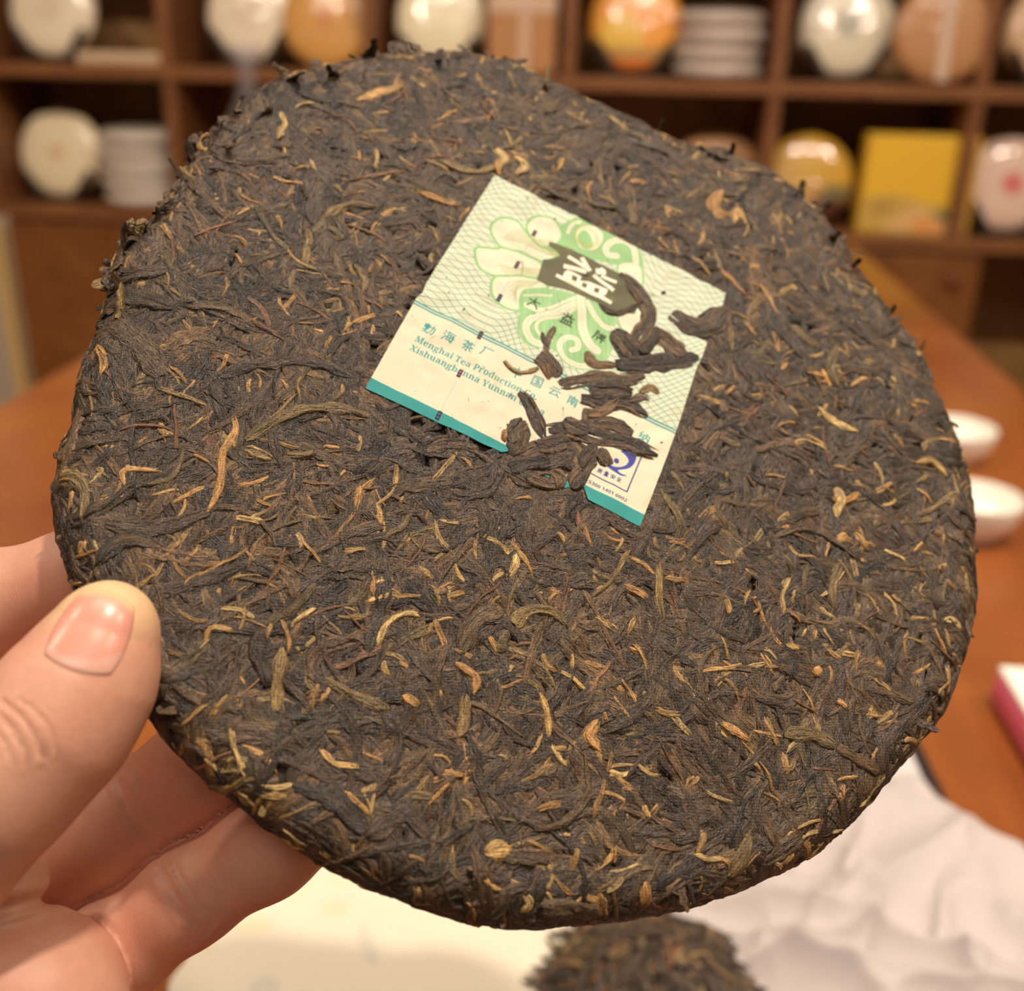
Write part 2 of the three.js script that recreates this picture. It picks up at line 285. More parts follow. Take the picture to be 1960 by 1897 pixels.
// sheets: outline in table coordinates (u, w), height from folds
function sheet(name, label, category, poly, n, height, mat, uvScale) {
  const pts = poly.map(([x, y]) => inFrame(onLevel(x, y, TABLE))), cu = pts.reduce((s, p) => s + p.x, 0) / pts.length, cw = pts.reduce((s, p) => s + p.z, 0) / pts.length;
  const t = thing(name, label, category, F(cu, TABLE, cw), TURN), [a, b, c, d] = pts, pos = [], uv = [], idx = [];
  for (const top of [1, 0]) for (let j = 0; j <= n; j++) for (let i = 0; i <= n; i++) {
    const s = i / n, q = j / n, wob = 0.004 * (1 - Math.min(1, 8 * Math.min(s, 1 - s, q, 1 - q)));
    const x = lerp(lerp(a.x, b.x, s), lerp(d.x, c.x, s), q) - cu + wob * noise(s * 9, q * 9, 3), z = lerp(lerp(a.z, b.z, s), lerp(d.z, c.z, s), q) - cw + wob * noise(s * 9, q * 9, 8);
    pos.push(x, 0.0006 + Math.max(0, height(x + cu, z + cw, s, q)) + (top ? 0.0005 : 0), z); uv.push((x + cu) / uvScale, (z + cw) / uvScale);
  }
  const N = (n + 1) * (n + 1), e = (o, i, j) => o + j * (n + 1) + i;
  for (let j = 0; j < n; j++) for (let i = 0; i < n; i++) { idx.push(e(0, i, j), e(0, i, j + 1), e(0, i + 1, j), e(0, i + 1, j), e(0, i, j + 1), e(0, i + 1, j + 1)); idx.push(e(N, i, j), e(N, i + 1, j), e(N, i, j + 1), e(N, i + 1, j), e(N, i + 1, j + 1), e(N, i, j + 1)); }
  for (let i = 0; i < n; i++) for (const [p, q] of [[e(0, i, 0), e(0, i + 1, 0)], [e(0, i + 1, n), e(0, i, n)], [e(0, 0, i + 1), e(0, 0, i)], [e(0, n, i), e(0, n, i + 1)]]) idx.push(p, q, p + N, q, q + N, p + N);
  const g = new THREE.BufferGeometry(); g.setAttribute('position', new THREE.Float32BufferAttribute(pos, 3)); g.setAttribute('uv', new THREE.Float32BufferAttribute(uv, 2)); g.setIndex(idx); g.computeVertexNormals();
  return mesh('sheet', g, mat, t);
}
const fold = (u, w, u0, w0, ang, width, h, len, half = false) => { const c = Math.cos(ang), s = Math.sin(ang), x = (u - u0) * c + (w - w0) * s, y = -(u - u0) * s + (w - w0) * c; const f = half ? (y > 0 ? Math.exp(-y / width) : Math.exp(-(y * y) / (width * width * 0.08))) : Math.exp(-Math.abs(y) / width); return h * f * Math.exp(-((x / len) ** 4)); };
const paperBump = dataTex(256, 256, (u, v) => { const k = 128 + 60 * fbm(u * 8, v * 8, 2, 5) + 20 * (hash(u * 256 | 0, v * 256 | 0, 5) - 0.5); return [k, k, k]; }, false);
const crumple = (u, w) => { const a = Math.abs(noise(u * 26 + 4, w * 22, 1)), b = Math.abs(noise(u * 44 + w * 20, w * 40 - u * 12, 5)), c = Math.abs(noise(u * 90, w * 80 + u * 30, 9)); return 0.0075 * (1 - a) ** 3 + 0.004 * (1 - b) ** 3 + 0.0006 * (1 - c) ** 2; };
const clothAt = onLevel(1560, 1790, TABLE), cf = inFrame(clothAt);
sheet('wrapping_paper', 'crumpled soft white wrapping paper spread at the lower right of the table', 'paper', [[1440, 1416], [1735, 1528], [2420, 1920], [1050, 2300]], 190,
  (u, w, s, q) => crumple(u, w) + fold(u, w, cf.x + 0.03, cf.z + 0.012, 0.25, 0.012, 0.016, 0.10, true) + fold(u, w, cf.x + 0.05, cf.z + 0.036, 0.12, 0.010, 0.014, 0.12, true) + fold(u, w, cf.x - 0.02, cf.z + 0.03, -0.5, 0.007, 0.010, 0.06) + fold(u, w, cf.x + 0.045, cf.z - 0.035, -0.75, 0.014, 0.011, 0.06) + 0.0052 * Math.exp(-((q / 0.32) ** 2)),
  std(C(191, 181, 177), 0.85, { bumpMap: paperBump, bumpScale: 0.0006 }), 0.06);
{
  const art = canvasTex(512, 512, (c, w, h) => {
    c.fillStyle = 'rgb(232,222,200)'; c.fillRect(0, 0, w, h);
    for (let i = 0; i < 60; i++) { const x = hash(i, 1, 1) * w, y = hash(i, 2, 1) * h, k = hash(i, 3, 1); c.fillStyle = k < 0.5 ? `rgba(226,178,92,0.16)` : k < 0.75 ? 'rgba(120,130,140,0.14)' : 'rgba(240,220,170,0.3)'; c.beginPath(); c.ellipse(x, y, 6 + 26 * hash(i, 4, 1), 5 + 16 * hash(i, 5, 1), k * 3, 0, 7); c.fill(); }
    c.fillStyle = 'rgba(232,176,84,0.35)'; for (let i = 0; i < 14; i++) { c.beginPath(); c.arc(250 + 70 * hash(i, 7, 2), 260 + 50 * hash(i, 8, 2), 4 + 9 * hash(i, 9, 2), 0, 7); c.fill(); }
  });
  art.wrapS = art.wrapT = THREE.RepeatWrapping;
  const m = sheet('printed_sheet', 'flat cream paper sheet with faint yellow and grey print under the held cake', 'paper', [[470, 1560], [1330, 1560], [1320, 2200], [250, 2120]], 90, (u, w) => 0.0008 + 0.0012 * Math.abs(noise(u * 14, w * 14, 4)), std(0xffffff, 0.8, { map: art, bumpMap: paperBump, bumpScale: 0.0003 }), 0.26);
}
// ---------- the held tea cake ----------
// plane of the cake from the photograph: centre and axes in camera space
const BX = V(0.97042, -0.10764, -0.21612), BY = V(0, 0.89525, -0.44581), BZ = V(0.24144, 0.43263, 0.86864), CC = V(0.00938, 0.01300, -0.22843);
const cakeMatrix = new THREE.Matrix4().makeBasis(BX, BY, BZ).setPosition(CC).premultiply(camera.matrixWorld), cakeInverse = cakeMatrix.clone().invert();
// pixel -> flat coordinates on the cake at a height z over its rim
function flat(px, py, z = 0.008) { const o = camera.position.clone().applyMatrix4(cakeInverse), d = at(px, py, 1).applyMatrix4(cakeInverse).sub(o); const q = o.add(d.multiplyScalar((z - o.z) / d.z)); return [q.x, q.y]; }
// outline: angle (degrees), radius (mm)
const RIM = [[-180, 98.0], [-174, 98], [-168, 100.5], [-164, 102], [-157, 102], [-150, 101.5], [-136, 100.7], [-125, 100.3], [-110, 100.4], [-98, 100.8], [-85, 99], [-73, 98.6], [-60, 99], [-48, 98.2], [-40, 98.8], [-34, 100.2], [-26, 100.4], [-19, 101], [-12, 100], [-1, 100.8], [6, 100.4], [12, 99.4], [20, 100.4], [28, 99], [35, 99.2], [41, 102.4], [47, 104], [55, 104.6], [62, 102], [69, 96.4], [77, 97.6], [84, 99.6], [90, 102.6], [97, 108], [104, 109.6], [112, 110], [119, 109.6], [126, 110.2], [133, 109], [139, 104.6], [145, 102.6], [150, 100], [155, 98], [160, 99.4], [164, 100], [170, 97.4], [175, 97], [180, 98.0]];
function rimAt(th) { let d = th * 180 / Math.PI; d = ((d + 540) % 360) - 180; let i = 0; while (i < RIM.length - 2 && RIM[i + 1][0] < d) i++; const t = clamp((d - RIM[i][0]) / (RIM[i + 1][0] - RIM[i][0]), 0, 1); return (lerp(RIM[i][1], RIM[i + 1][1], t * t * (3 - 2 * t)) - 1.2) / 1000; }
const SH = 0.0075;                                   // radius of the shoulder
function surf(X, Y, h, out) {                       // flat coordinates and height over the pressed face -> point on the cake
  const p = Math.hypot(X, Y) + 1e-9, cx = X / p, cy = Y / p, rim = rimAt(Math.atan2(Y, X)), p1 = rim - SH;
  if (p <= p1) { out.x = X; out.y = Y; out.z = 0.0092 - 0.0017 * (p / p1) ** 2 + h; return out; }
  const a = (p - p1) / SH, f = Math.min(a, Math.PI / 2), down = Math.max(0, a - Math.PI / 2) * SH, s = Math.sin(f), c = Math.cos(f);
  const r = p1 + (SH + h) * s - down * 0.35, z = (0.0075 - SH) + (SH + h) * c - down;
  out.x = cx * r; out.y = cy * r; out.z = z; return out;
}
const cake = new THREE.Group(); cake.name = numbered('pressed_tea_cake'); scene.add(cake);
cakeMatrix.decompose(cake.position, cake.quaternion, cake.scale);
tag(cake, 'large round dark pressed tea cake with a paper ticket, held up in the foreground', 'tea cake');
// core body, front and back
{
  const nt = 240, fr = [], pos = [], idx = [], o = V();
  for (let i = 0; i <= 60; i++) fr.push(i / 60);
  const prof = [];                                   // front p values then back
  const rows = fr.length + 10;
  for (let i = 0; i < rows; i++) for (let k = 0; k < nt; k++) {
    const th = k / nt * 6.2831853, rim = rimAt(th), c = Math.cos(th), s = Math.sin(th);
    if (i < fr.length) { const p = fr[i] * (rim + SH * 0.9) + 1e-6; surf(c * p, s * p, -0.0016 + 0.0004 * noise(c * p * 500, s * p * 500, 2), o); pos.push(o.x, o.y, o.z); }
    else { const t = (i - fr.length) / 9, r = lerp(rim - 0.003, 0, t), z = -0.009 + 0.006 * smooth(0.6, 1, t) - 0.004 * Math.sin(t * 2.6); pos.push(c * r, s * r, z + 0.0008 * noise(c * r * 400, s * r * 400, 7) * (1 - t)); }
  }
  for (let i = 0; i < rows - 1; i++) for (let k = 0; k < nt; k++) { const a = i * nt + k, b = i * nt + (k + 1) % nt; idx.push(a, a + nt, b, b, a + nt, b + nt); }
  const g = new THREE.BufferGeometry(); g.setAttribute('position', new THREE.Float32BufferAttribute(pos, 3)); g.setIndex(idx); g.computeVertexNormals();
  mesh('pressed_core', g, std(C(62, 50, 40), 0.8), cake);
}
// leaf surface: streaks along the leaf (colour, relief) and the weave pressed in by the cloth
const streak = (u, v) => 0.55 * noise(v * 22, u * 3.0 + 9, 1) + 0.35 * noise(v * 48 + 7, u * 7, 3) + 0.25 * noise(v * 16, u * 12, 5);
const leafMap = dataTex(256, 128, (u, v) => { const k = 196 + 58 * clamp(streak(u * 4, v) * 1.5, -1.4, 1); return [k, k, k]; });
const leafRelief = dataTex(256, 128, (u, v) => { const e = 1 / 128, dx = (streak(u * 4 + e, v) - streak(u * 4 - e, v)) * 0.3, dy = (streak(u * 4, v + e) - streak(u * 4, v - e)) * 2.4, l = Math.hypot(dx, dy, 1); return [127.5 + 127.5 * -dx / l, 127.5 + 127.5 * -dy / l, 127.5 + 127.5 / l]; }, false);
const weave = dataTex(256, 256, (u, v) => { const a = u * 20, b = v * 20, odd = (Math.floor(a) + Math.floor(b)) & 1, fa = Math.abs((a % 1) - 0.5) * 2, fb = Math.abs((b % 1) - 0.5) * 2, k = 255 * clamp((odd ? 1 - fa * fa : 1 - fb * fb) * 0.8 + 0.2 * (noise(u * 60, v * 60, 4)), 0, 1); return [k, k, k]; }, false);
weave.channel = 1;
const leafMat = std(0xffffff, 0.46, { vertexColors: true, map: leafMap, normalMap: leafRelief, normalScale: new THREE.Vector2(1.5, 1.5), bumpMap: weave, bumpScale: 0.00007, side: THREE.DoubleSide });
const TONES = {
  dark: [[86, 72, 58], [73, 60, 48], [102, 85, 66], [92, 74, 59], [110, 90, 66], [68, 57, 47], [94, 80, 68]],
  brown: [[142, 109, 73], [124, 96, 65], [155, 121, 81], [132, 104, 78]],
  olive: [[178, 146, 88], [160, 132, 82], [196, 164, 104], [147, 124, 78]],
  gold: [[255, 196, 120], [240, 178, 104], [255, 214, 140], [228, 166, 96], [250, 199, 120]],
  red: [[160, 110, 74], [152, 104, 71], [178, 128, 88]],
};
for (const k in TONES) TONES[k] = TONES[k].map((c) => C(...c));
const pick = (a) => a[Math.floor(rnd() * a.length) % a.length];
// height field of what has been laid so far, in flat coordinates
const GS = 0.00025, GN = 960, grid = new Float32Array(GN * GN).fill(-0.0009), gi = (x) => clamp(Math.round(x / GS) + GN / 2, 0, GN - 1);
const gat = (X, Y) => grid[gi(Y) * GN + gi(X)];
const leaves = [];                                   // { pos:[X,Y,h...], col, uv, rows, cols, size, fixed }
function layLeaf(pts, half, thick, tone, o = {}) {
  // resample the centre line
  const curve = new THREE.CatmullRomCurve3(pts.map(([x, y]) => V(x, y, 0)), false, 'centripetal'), L = curve.getLength(), n = clamp(Math.round(L / 0.0009), 6, 26), cs = curve.getSpacedPoints(n);
  const cols = half > 0.0016 ? 13 : half > 0.0008 ? 9 : 7, base = [], wid = [], tan = [], s1 = rnd() * 90, taper = o.taper ?? 0.4, endA = o.endA ?? rr(0.35, 0.95), endB = o.endB ?? rr(0.25, 0.9), u0 = rr(-0.6, 0.6);
  for (let i = 0; i <= n; i++) {
    const t = i / n, q = cs[i], a = cs[Math.max(0, i - 1)], b = cs[Math.min(n, i + 1)], l = Math.hypot(b.x - a.x, b.y - a.y) || 1;
    tan.push([(b.x - a.x) / l, (b.y - a.y) / l]);
    const ends = Math.min(lerp(endA, 1, smooth(0, 0.24, t)), lerp(endB, 1, smooth(0, 0.24, 1 - t))) * (t < 0.001 || t > 0.999 ? 0.7 : 1);
    wid.push(half * ends * (1 + 0.3 * noise(t * L * 300 + s1, s1, 1)));
    let g = 0, m = -1; for (let k = -2; k <= 2; k++) { const h = gat(q.x - tan[i][1] * wid[i] * k * 0.4, q.y + tan[i][0] * wid[i] * k * 0.4); g += h / 5; m = Math.max(m, h); }
    base.push(lerp(g, m, 0.35));
  }
  for (let k = 0; k < (o.stiff ?? 3); k++) for (let i = 1; i < n; i++) base[i] = Math.max(base[i] * 0.6 + 0.4 * base[i], (base[i - 1] + base[i] * 2 + base[i + 1]) / 4);
  const P = [], U = [], Q = [], K = [], sink = o.sink ?? 0.00022, amp = o.ridge ?? Math.min(0.0002, half * 0.16), dive = o.dive ?? 0.0004, rf = rr(1.6, 3.2), c0 = tone.clone().multiplyScalar(o.fixed ? 1 : half > 0.0009 ? rr(0.5, 1.2) : rr(0.75, 1.1)), mix = o.mix ?? pick(rnd() < 0.5 ? TONES.brown : TONES.dark), mk = o.mixK ?? 0.25, skew = rr(-0.35, 0.35), cc = new THREE.Color();
  for (let i = 0; i <= n; i++) {
    const t = i / n, q = cs[i], [tx, ty] = tan[i], e = Math.abs(2 * t - 1);
    for (let j = 0; j < cols; j++) {
      const u = j / (cols - 1) * 2 - 1, w = wid[i] * (1 + 0.24 * noise(t * L * 600 + s1, u > 0 ? 3 : 8, s1)), X = q.x - ty * w * u, Y = q.y + tx * w * u;
      const au = Math.abs(u), prof = thick * (Math.pow(1 - au ** 2.6, 0.55) - 0.25 + 0.3 * skew * u) - (au > 0.99 ? 0.00034 : 0);
      const rid = amp * (noise(u * rf * 1.6 + s1, t * L * 260, 2) + 0.5 * noise(u * rf * 3.4 + s1, t * L * 420, 6)) * (1 - au ** 4) + amp * 0.6 * noise(t * L * 800, s1, u * 1.5) - amp * 1.6 * Math.exp(-(((u - u0 - 0.25 * noise(t * 3 + s1, 2)) / 0.16) ** 2));
      P.push(X, Y, base[i] - sink + prof + rid - dive * e ** 5);
      U.push(t * L / 0.016 + s1, j / (cols - 1) * clamp(half / 0.0016, 0.5, 1.4) + s1 * 3); Q.push(X / 0.0112, Y / 0.0112);
      const v = clamp(mk + 0.4 * noise(t * L * 260 + s1, u * 1.7, 4) + 0.4 * noise(u * 4.5 + s1, t * L * 90, 3), 0, 1), g = 1 + 0.3 * noise(t * L * 600, u * 3 + s1, 8);
      cc.copy(c0).lerp(mix, v); K.push(cc.r * g, cc.g * g, cc.b * g);
    }
  }
  const lf = { P, U, Q, K, rows: n + 1, cols, size: L * half, lift: o.lift, fixed: o.fixed };
  leaves.push(lf);
  // write into the height field
  const steps = Math.max(2, Math.ceil(half * 2 / GS / (cols - 1) * 1.2));
  for (let i = 0; i < n; i++) for (let si = 0; si < 4; si++) for (let j = 0; j < cols - 1; j++) for (let sj = 0; sj < steps; sj++) {
    const a = (i * cols + j) * 3, b = a + 3, c = a + cols * 3, d = c + 3, s = sj / steps, q = si / 4, f = (k) => lerp(lerp(P[a + k], P[b + k], s), lerp(P[c + k], P[d + k], s), q), k = gi(f(1)) * GN + gi(f(0)), h = f(2);
    if (h > grid[k]) grid[k] = h;
  }
  return lf;
}
const pxLine = (list) => list.map(([x, y]) => flat(x, y));
const mmOf = (px, x, y) => { const a = flat(x, y), b = flat(x + 10, y); return px * Math.hypot(a[0] - b[0], a[1] - b[1]) / 10; };
// zoomed frame of the ticket: its upper left corner stands at pixel (680, 300), 2.5986 times enlarged
const zz = ([x, y]) => [680 + x / 2.5986, 300 + y / 2.5986];
// ticket outline in that frame
const TICKET = [[48, 1160], [300, 715], [330, 690], [350, 640], [690, 100], [740, 55], [770, 95], [810, 95], [905, 170], [930, 160], [1320, 330], [1560, 520], [1842, 668], [1820, 752], [1760, 755], [1700, 800], [1640, 850], [1690, 905], [1745, 930], [1715, 1010], [1690, 1060], [1590, 1370], [1408, 1850], [1150, 1715], [1130, 1650], [1088, 1612], [1190, 1478], [1100, 1420], [960, 1400], [935, 1480], [880, 1510], [835, 1470], [720, 1478], [400, 1330]].map((q) => flat(...zz(q)));
const SCRAPS = [[[838, 1555], [862, 1515], [905, 1570], [870, 1582]], [[930, 1590], [985, 1596], [975, 1622]], [[1020, 1630], [1050, 1612], [1062, 1652], [1040, 1658]]].map((l) => l.map((q) => flat(...zz(q))));
const inside = (poly, X, Y) => { let c = false; for (let i = 0, j = poly.length - 1; i < poly.length; j = i++) { const [a, b] = poly[i], [p, q] = poly[j]; if ((b > Y) !== (q > Y) && X < (p - a) * (Y - b) / (q - b) + a) c = !c; } return c; }, inTicket = (X, Y) => inside(TICKET, X, Y), onPaper = (X, Y) => inTicket(X, Y) || SCRAPS.some((s) => inside(s, X, Y));
function randomLeaf(kind, late) {
  let X, Y, rim, p, th;
  for (;;) { th = rnd() * 6.2831853; p = Math.sqrt(rnd()) * 0.122; rim = rimAt(th); if (p < rim + 0.0085) break; }
  X = p * Math.cos(th); Y = p * Math.sin(th);
  let L, half, thick, tone, turn, o = {};
  if (kind === 'sheet') { L = rr(0.010, 0.020); half = rr(0.0017, 0.0033); thick = rr(0.0002, 0.0004); tone = pick(rnd() < 0.75 ? TONES.dark : TONES.brown); turn = gauss() * 0.5; o = { ridge: 0.0002, endA: rr(0.5, 1), endB: rr(0.3, 0.9), mixK: 0.15 }; }
  else if (kind === 'gold') { L = rr(0.0025, 0.0085) * (rnd() < 0.2 ? 1.5 : 1); half = rr(0.00036, 0.00088); thick = rr(0.00025, 0.0005); tone = pick(TONES.gold); turn = gauss() * 0.7; o = { mix: pick(TONES.olive), mixK: rr(0.15, 0.75), sink: 0.00016, endA: rr(0.3, 0.9), endB: rr(0.2, 0.7) }; }
  else if (kind === 'stem') { L = rr(0.006, 0.014); half = rr(0.0003, 0.0005); thick = rr(0.0004, 0.0006); tone = pick(TONES.red); turn = gauss() * 0.12; o = { ridge: 0.00006, endA: 0.8, endB: 0.8, stiff: 12 }; }
  else { L = rr(0.008, 0.024); half = rr(0.0006, 0.0020); thick = rr(0.0003, 0.00065); const k = rnd(); tone = pick(k < 0.72 ? TONES.dark : k < 0.86 ? TONES.brown : k < 0.97 ? TONES.olive : TONES.red); turn = rnd() < 0.2 ? gauss() * 2.0 : gauss() * 0.8; if (k >= 0.86) { half *= 0.72; L *= 0.8; o.mixK = rr(0.2, 0.6); o.mix = pick(TONES.dark); } }
  const n = 7, pts = []; let a = rnd() * 6.2831853 + 0.0, x = X, y = Y; a = p > rim - 0.006 ? th + Math.PI / 2 + gauss() * 0.7 : a;
  const wob = rnd() * 50, back = []; let a2 = a + Math.PI;
  for (let i = 0; i < n; i++) { pts.push([x, y]); a += turn / n + 0.25 * noise(i * 0.8 + wob, 4); x += Math.cos(a) * L / n; y += Math.sin(a) * L / n; }
  for (const [q, w] of pts) { const t2 = Math.atan2(w, q); if (Math.hypot(q, w) > rimAt(t2) + 0.0095) return; }
  if (late && pts.some(([q, w]) => onPaper(q, w))) return;
  layLeaf(pts, half, thick, tone, o);
}
const kindOf = () => { const k = rnd(); return k < 0.18 ? 'sheet' : k < 0.36 ? 'gold' : k < 0.375 ? 'stem' : 'leaf'; };
for (let i = 0; i < 3600; i++) randomLeaf(rnd() < 0.25 ? 'sheet' : 'leaf', false);
for (let i = 0; i < 3300; i++) randomLeaf(kindOf(), true);
for (let i = 0; i < 420; i++) randomLeaf(rnd() < 0.9 ? 'gold' : 'stem', true);
// leaves that the photograph shows one by one: tone, half width in pixels, centre line in pixels
const NOTED = [
  ['gold', 10, [[447, 798], [451, 826], [426, 866], [421, 930], [394, 986]]], ['olive', 14, [[982, 1198], [1012, 1171], [1056, 1173], [1086, 1204]]], ['gold', 8, [[720, 1238], [738, 1198], [768, 1178], [806, 1178]]],
  ['gold', 6, [[658, 1512], [690, 1540], [712, 1562]]], ['gold', 5, [[710, 1562], [717, 1514]]], ['gold', 8, [[1562, 778], [1600, 812], [1642, 826]]], ['gold', 11, [[682, 192], [772, 162]]],
  ['red', 6, [[655, 348], [778, 328]]], ['gold', 12, [[1384, 362], [1364, 398], [1388, 416]]], ['gold', 8, [[1404, 430], [1412, 400], [1428, 428]]], ['gold', 9, [[1756, 884], [1786, 880], [1816, 908]]],
  ['gold', 9, [[1378, 1384], [1436, 1418]]], ['brown', 13, [[1602, 1430], [1650, 1456], [1702, 1480]]], ['olive', 14, [[1500, 1406], [1560, 1408], [1600, 1428]]], ['olive', 17, [[1438, 1598], [1424, 1640], [1404, 1678]]], ['gold', 13, [[1238, 1686], [1246, 1742]]],
  ['brown', 9, [[1118, 1440], [1124, 1520], [1082, 1572], [1016, 1592]]], ['brown', 9, [[1036, 1198], [1012, 1270], [1004, 1318]]], ['gold', 9, [[1032, 1326], [1046, 1372], [1050, 1412]]], ['gold', 9, [[442, 1390], [448, 1432], [470, 1486]]],
  ['gold', 10, [[448, 992], [502, 1000]]], ['olive', 8, [[352, 858], [332, 912], [278, 928]]], ['red', 6, [[428, 588], [488, 618], [548, 654]]], ['gold', 10, [[180, 648], [198, 684], [190, 714]]], ['olive', 13, [[94, 903], [138, 905], [160, 932], [154, 992]]],
  ['olive', 8, [[300, 742], [396, 774]]], ['gold', 8, [[556, 1196], [604, 1164]]], ['gold', 8, [[392, 1228], [404, 1202], [450, 1207]]], ['olive', 12, [[622, 1298], [686, 1338], [746, 1358]]], ['gold', 9, [[1192, 1124], [1238, 1146]]], ['olive', 9, [[1258, 1080], [1258, 1146], [1268, 1188]]],
  ['dark', 16, [[420, 720], [520, 694], [620, 702], [680, 728]]], ['olive', 14, [[470, 842], [560, 792], [640, 784], [706, 800]]], ['dark', 26, [[500, 1200], [500, 1260], [520, 1310]]], ['dark', 20, [[880, 1250], [910, 1190], [960, 1170]]], ['dark', 30, [[205, 610], [270, 660], [310, 720]]],
  ['dark', 24, [[180, 575], [240, 560], [330, 586]]], ['dark', 18, [[172, 515], [250, 520], [320, 514]]], ['brown', 9, [[360, 588], [420, 590], [470, 612]]], ['gold', 8, [[530, 262], [545, 236], [536, 212]]], ['dark', 15, [[400, 280], [430, 300], [500, 306], [560, 296]]],
  ['dark', 22, [[590, 380], [604, 340], [600, 430]]], ['olive', 11, [[620, 420], [660, 395], [720, 398]]], ['gold', 9, [[800, 368], [850, 390], [884, 398]]], ['olive', 10, [[840, 310], [900, 330], [950, 322]]], ['gold', 9, [[948, 288], [962, 306], [950, 330]]], ['gold', 8, [[985, 300], [1003, 318], [988, 336]]],
  ['olive', 9, [[1520, 620], [1540, 650], [1570, 664]]], ['olive', 10, [[1600, 660], [1590, 710], [1604, 740]]], ['gold', 8, [[1590, 956], [1612, 960], [1646, 944]]], ['gold', 10, [[1594, 936], [1606, 952], [1600, 990]]], ['gold', 9, [[1620, 1022], [1600, 1040]]], ['gold', 9, [[1634, 1018], [1660, 1054]]],
  ['olive', 10, [[1606, 1080], [1590, 1130], [1596, 1164]]], ['dark', 9, [[1480, 1030], [1540, 1012], [1590, 1034], [1650, 1078]]], ['gold', 12, [[1558, 1278], [1570, 1292]]], ['gold', 8, [[1600, 1340], [1622, 1356]]], ['gold', 12, [[870, 1270], [912, 1300], [906, 1330]]], ['gold', 8, [[936, 1220], [950, 1250]]],
  ['olive', 12, [[966, 1208], [955, 1250]]], ['gold', 11, [[1144, 1378], [1128, 1410], [1148, 1440]]], ['gold', 10, [[770, 1330], [800, 1352]]], ['olive', 14, [[890, 1330], [888, 1390], [876, 1410]]], ['brown', 18, [[930, 1630], [1010, 1640], [1060, 1640]]], ['gold', 16, [[928, 1632], [980, 1624]]],
  ['dark', 14, [[935, 1770], [962, 1752], [975, 1706], [1010, 1696]]], ['gold', 10, [[1004, 1756], [1018, 1730], [1006, 1714]]], ['dark', 22, [[1040, 1740], [1110, 1744], [1170, 1764]]], ['olive', 15, [[540, 1240], [530, 1310], [530, 1360]]], ['dark', 22, [[200, 1000], [300, 1010], [400, 980]]], ['dark', 24, [[180, 1080], [240, 1030], [300, 1040]]],
  ['gold', 9, [[612, 1430], [640, 1460], [690, 1468]]], ['olive', 12, [[470, 860], [520, 878]]], ['gold', 8, [[690, 930], [680, 980]]], ['gold', 8, [[310, 900], [236, 900], [238, 930]]], ['dark', 20, [[700, 1600], [780, 1560], [820, 1600]]], ['dark', 26, [[560, 1500], [640, 1530], [700, 1590]]],
];
for (const [tone, w, line] of NOTED) { const h = mmOf(w, ...line[0]); layLeaf(pxLine(line), h, clamp(h * 0.55, 0.0003, 0.0007), pick(TONES[tone]), { fixed: 1, mix: tone === 'gold' ? pick(TONES.olive) : undefined, mixK: tone === 'dark' ? 0.1 : 0.25, sink: 0.00008, dive: 0.0003 }); }

// ---------- the paper ticket pressed into the face ----------
const T0 = flat(...zz([48, 1160])), T1 = flat(...zz([1408, 1850])), TL = Math.hypot(T1[0] - T0[0], T1[1] - T0[1]), TX = [(T1[0] - T0[0]) / TL, (T1[1] - T0[1]) / TL], TH = 0.070;
const ticketUV = ([X, Y]) => { const a = X - T0[0], b = Y - T0[1]; return [(a * TX[0] + b * TX[1] + 0.002) / (TL + 0.004), (-a * TX[1] + b * TX[0] + 0.003) / TH]; };
const CW = 1500, CH = Math.round(CW * TH / (TL + 0.004));
const tc = (q) => { const [u, v] = ticketUV(flat(...zz(q))); return [u * CW, (1 - v) * CH]; };   // zoomed frame -> canvas
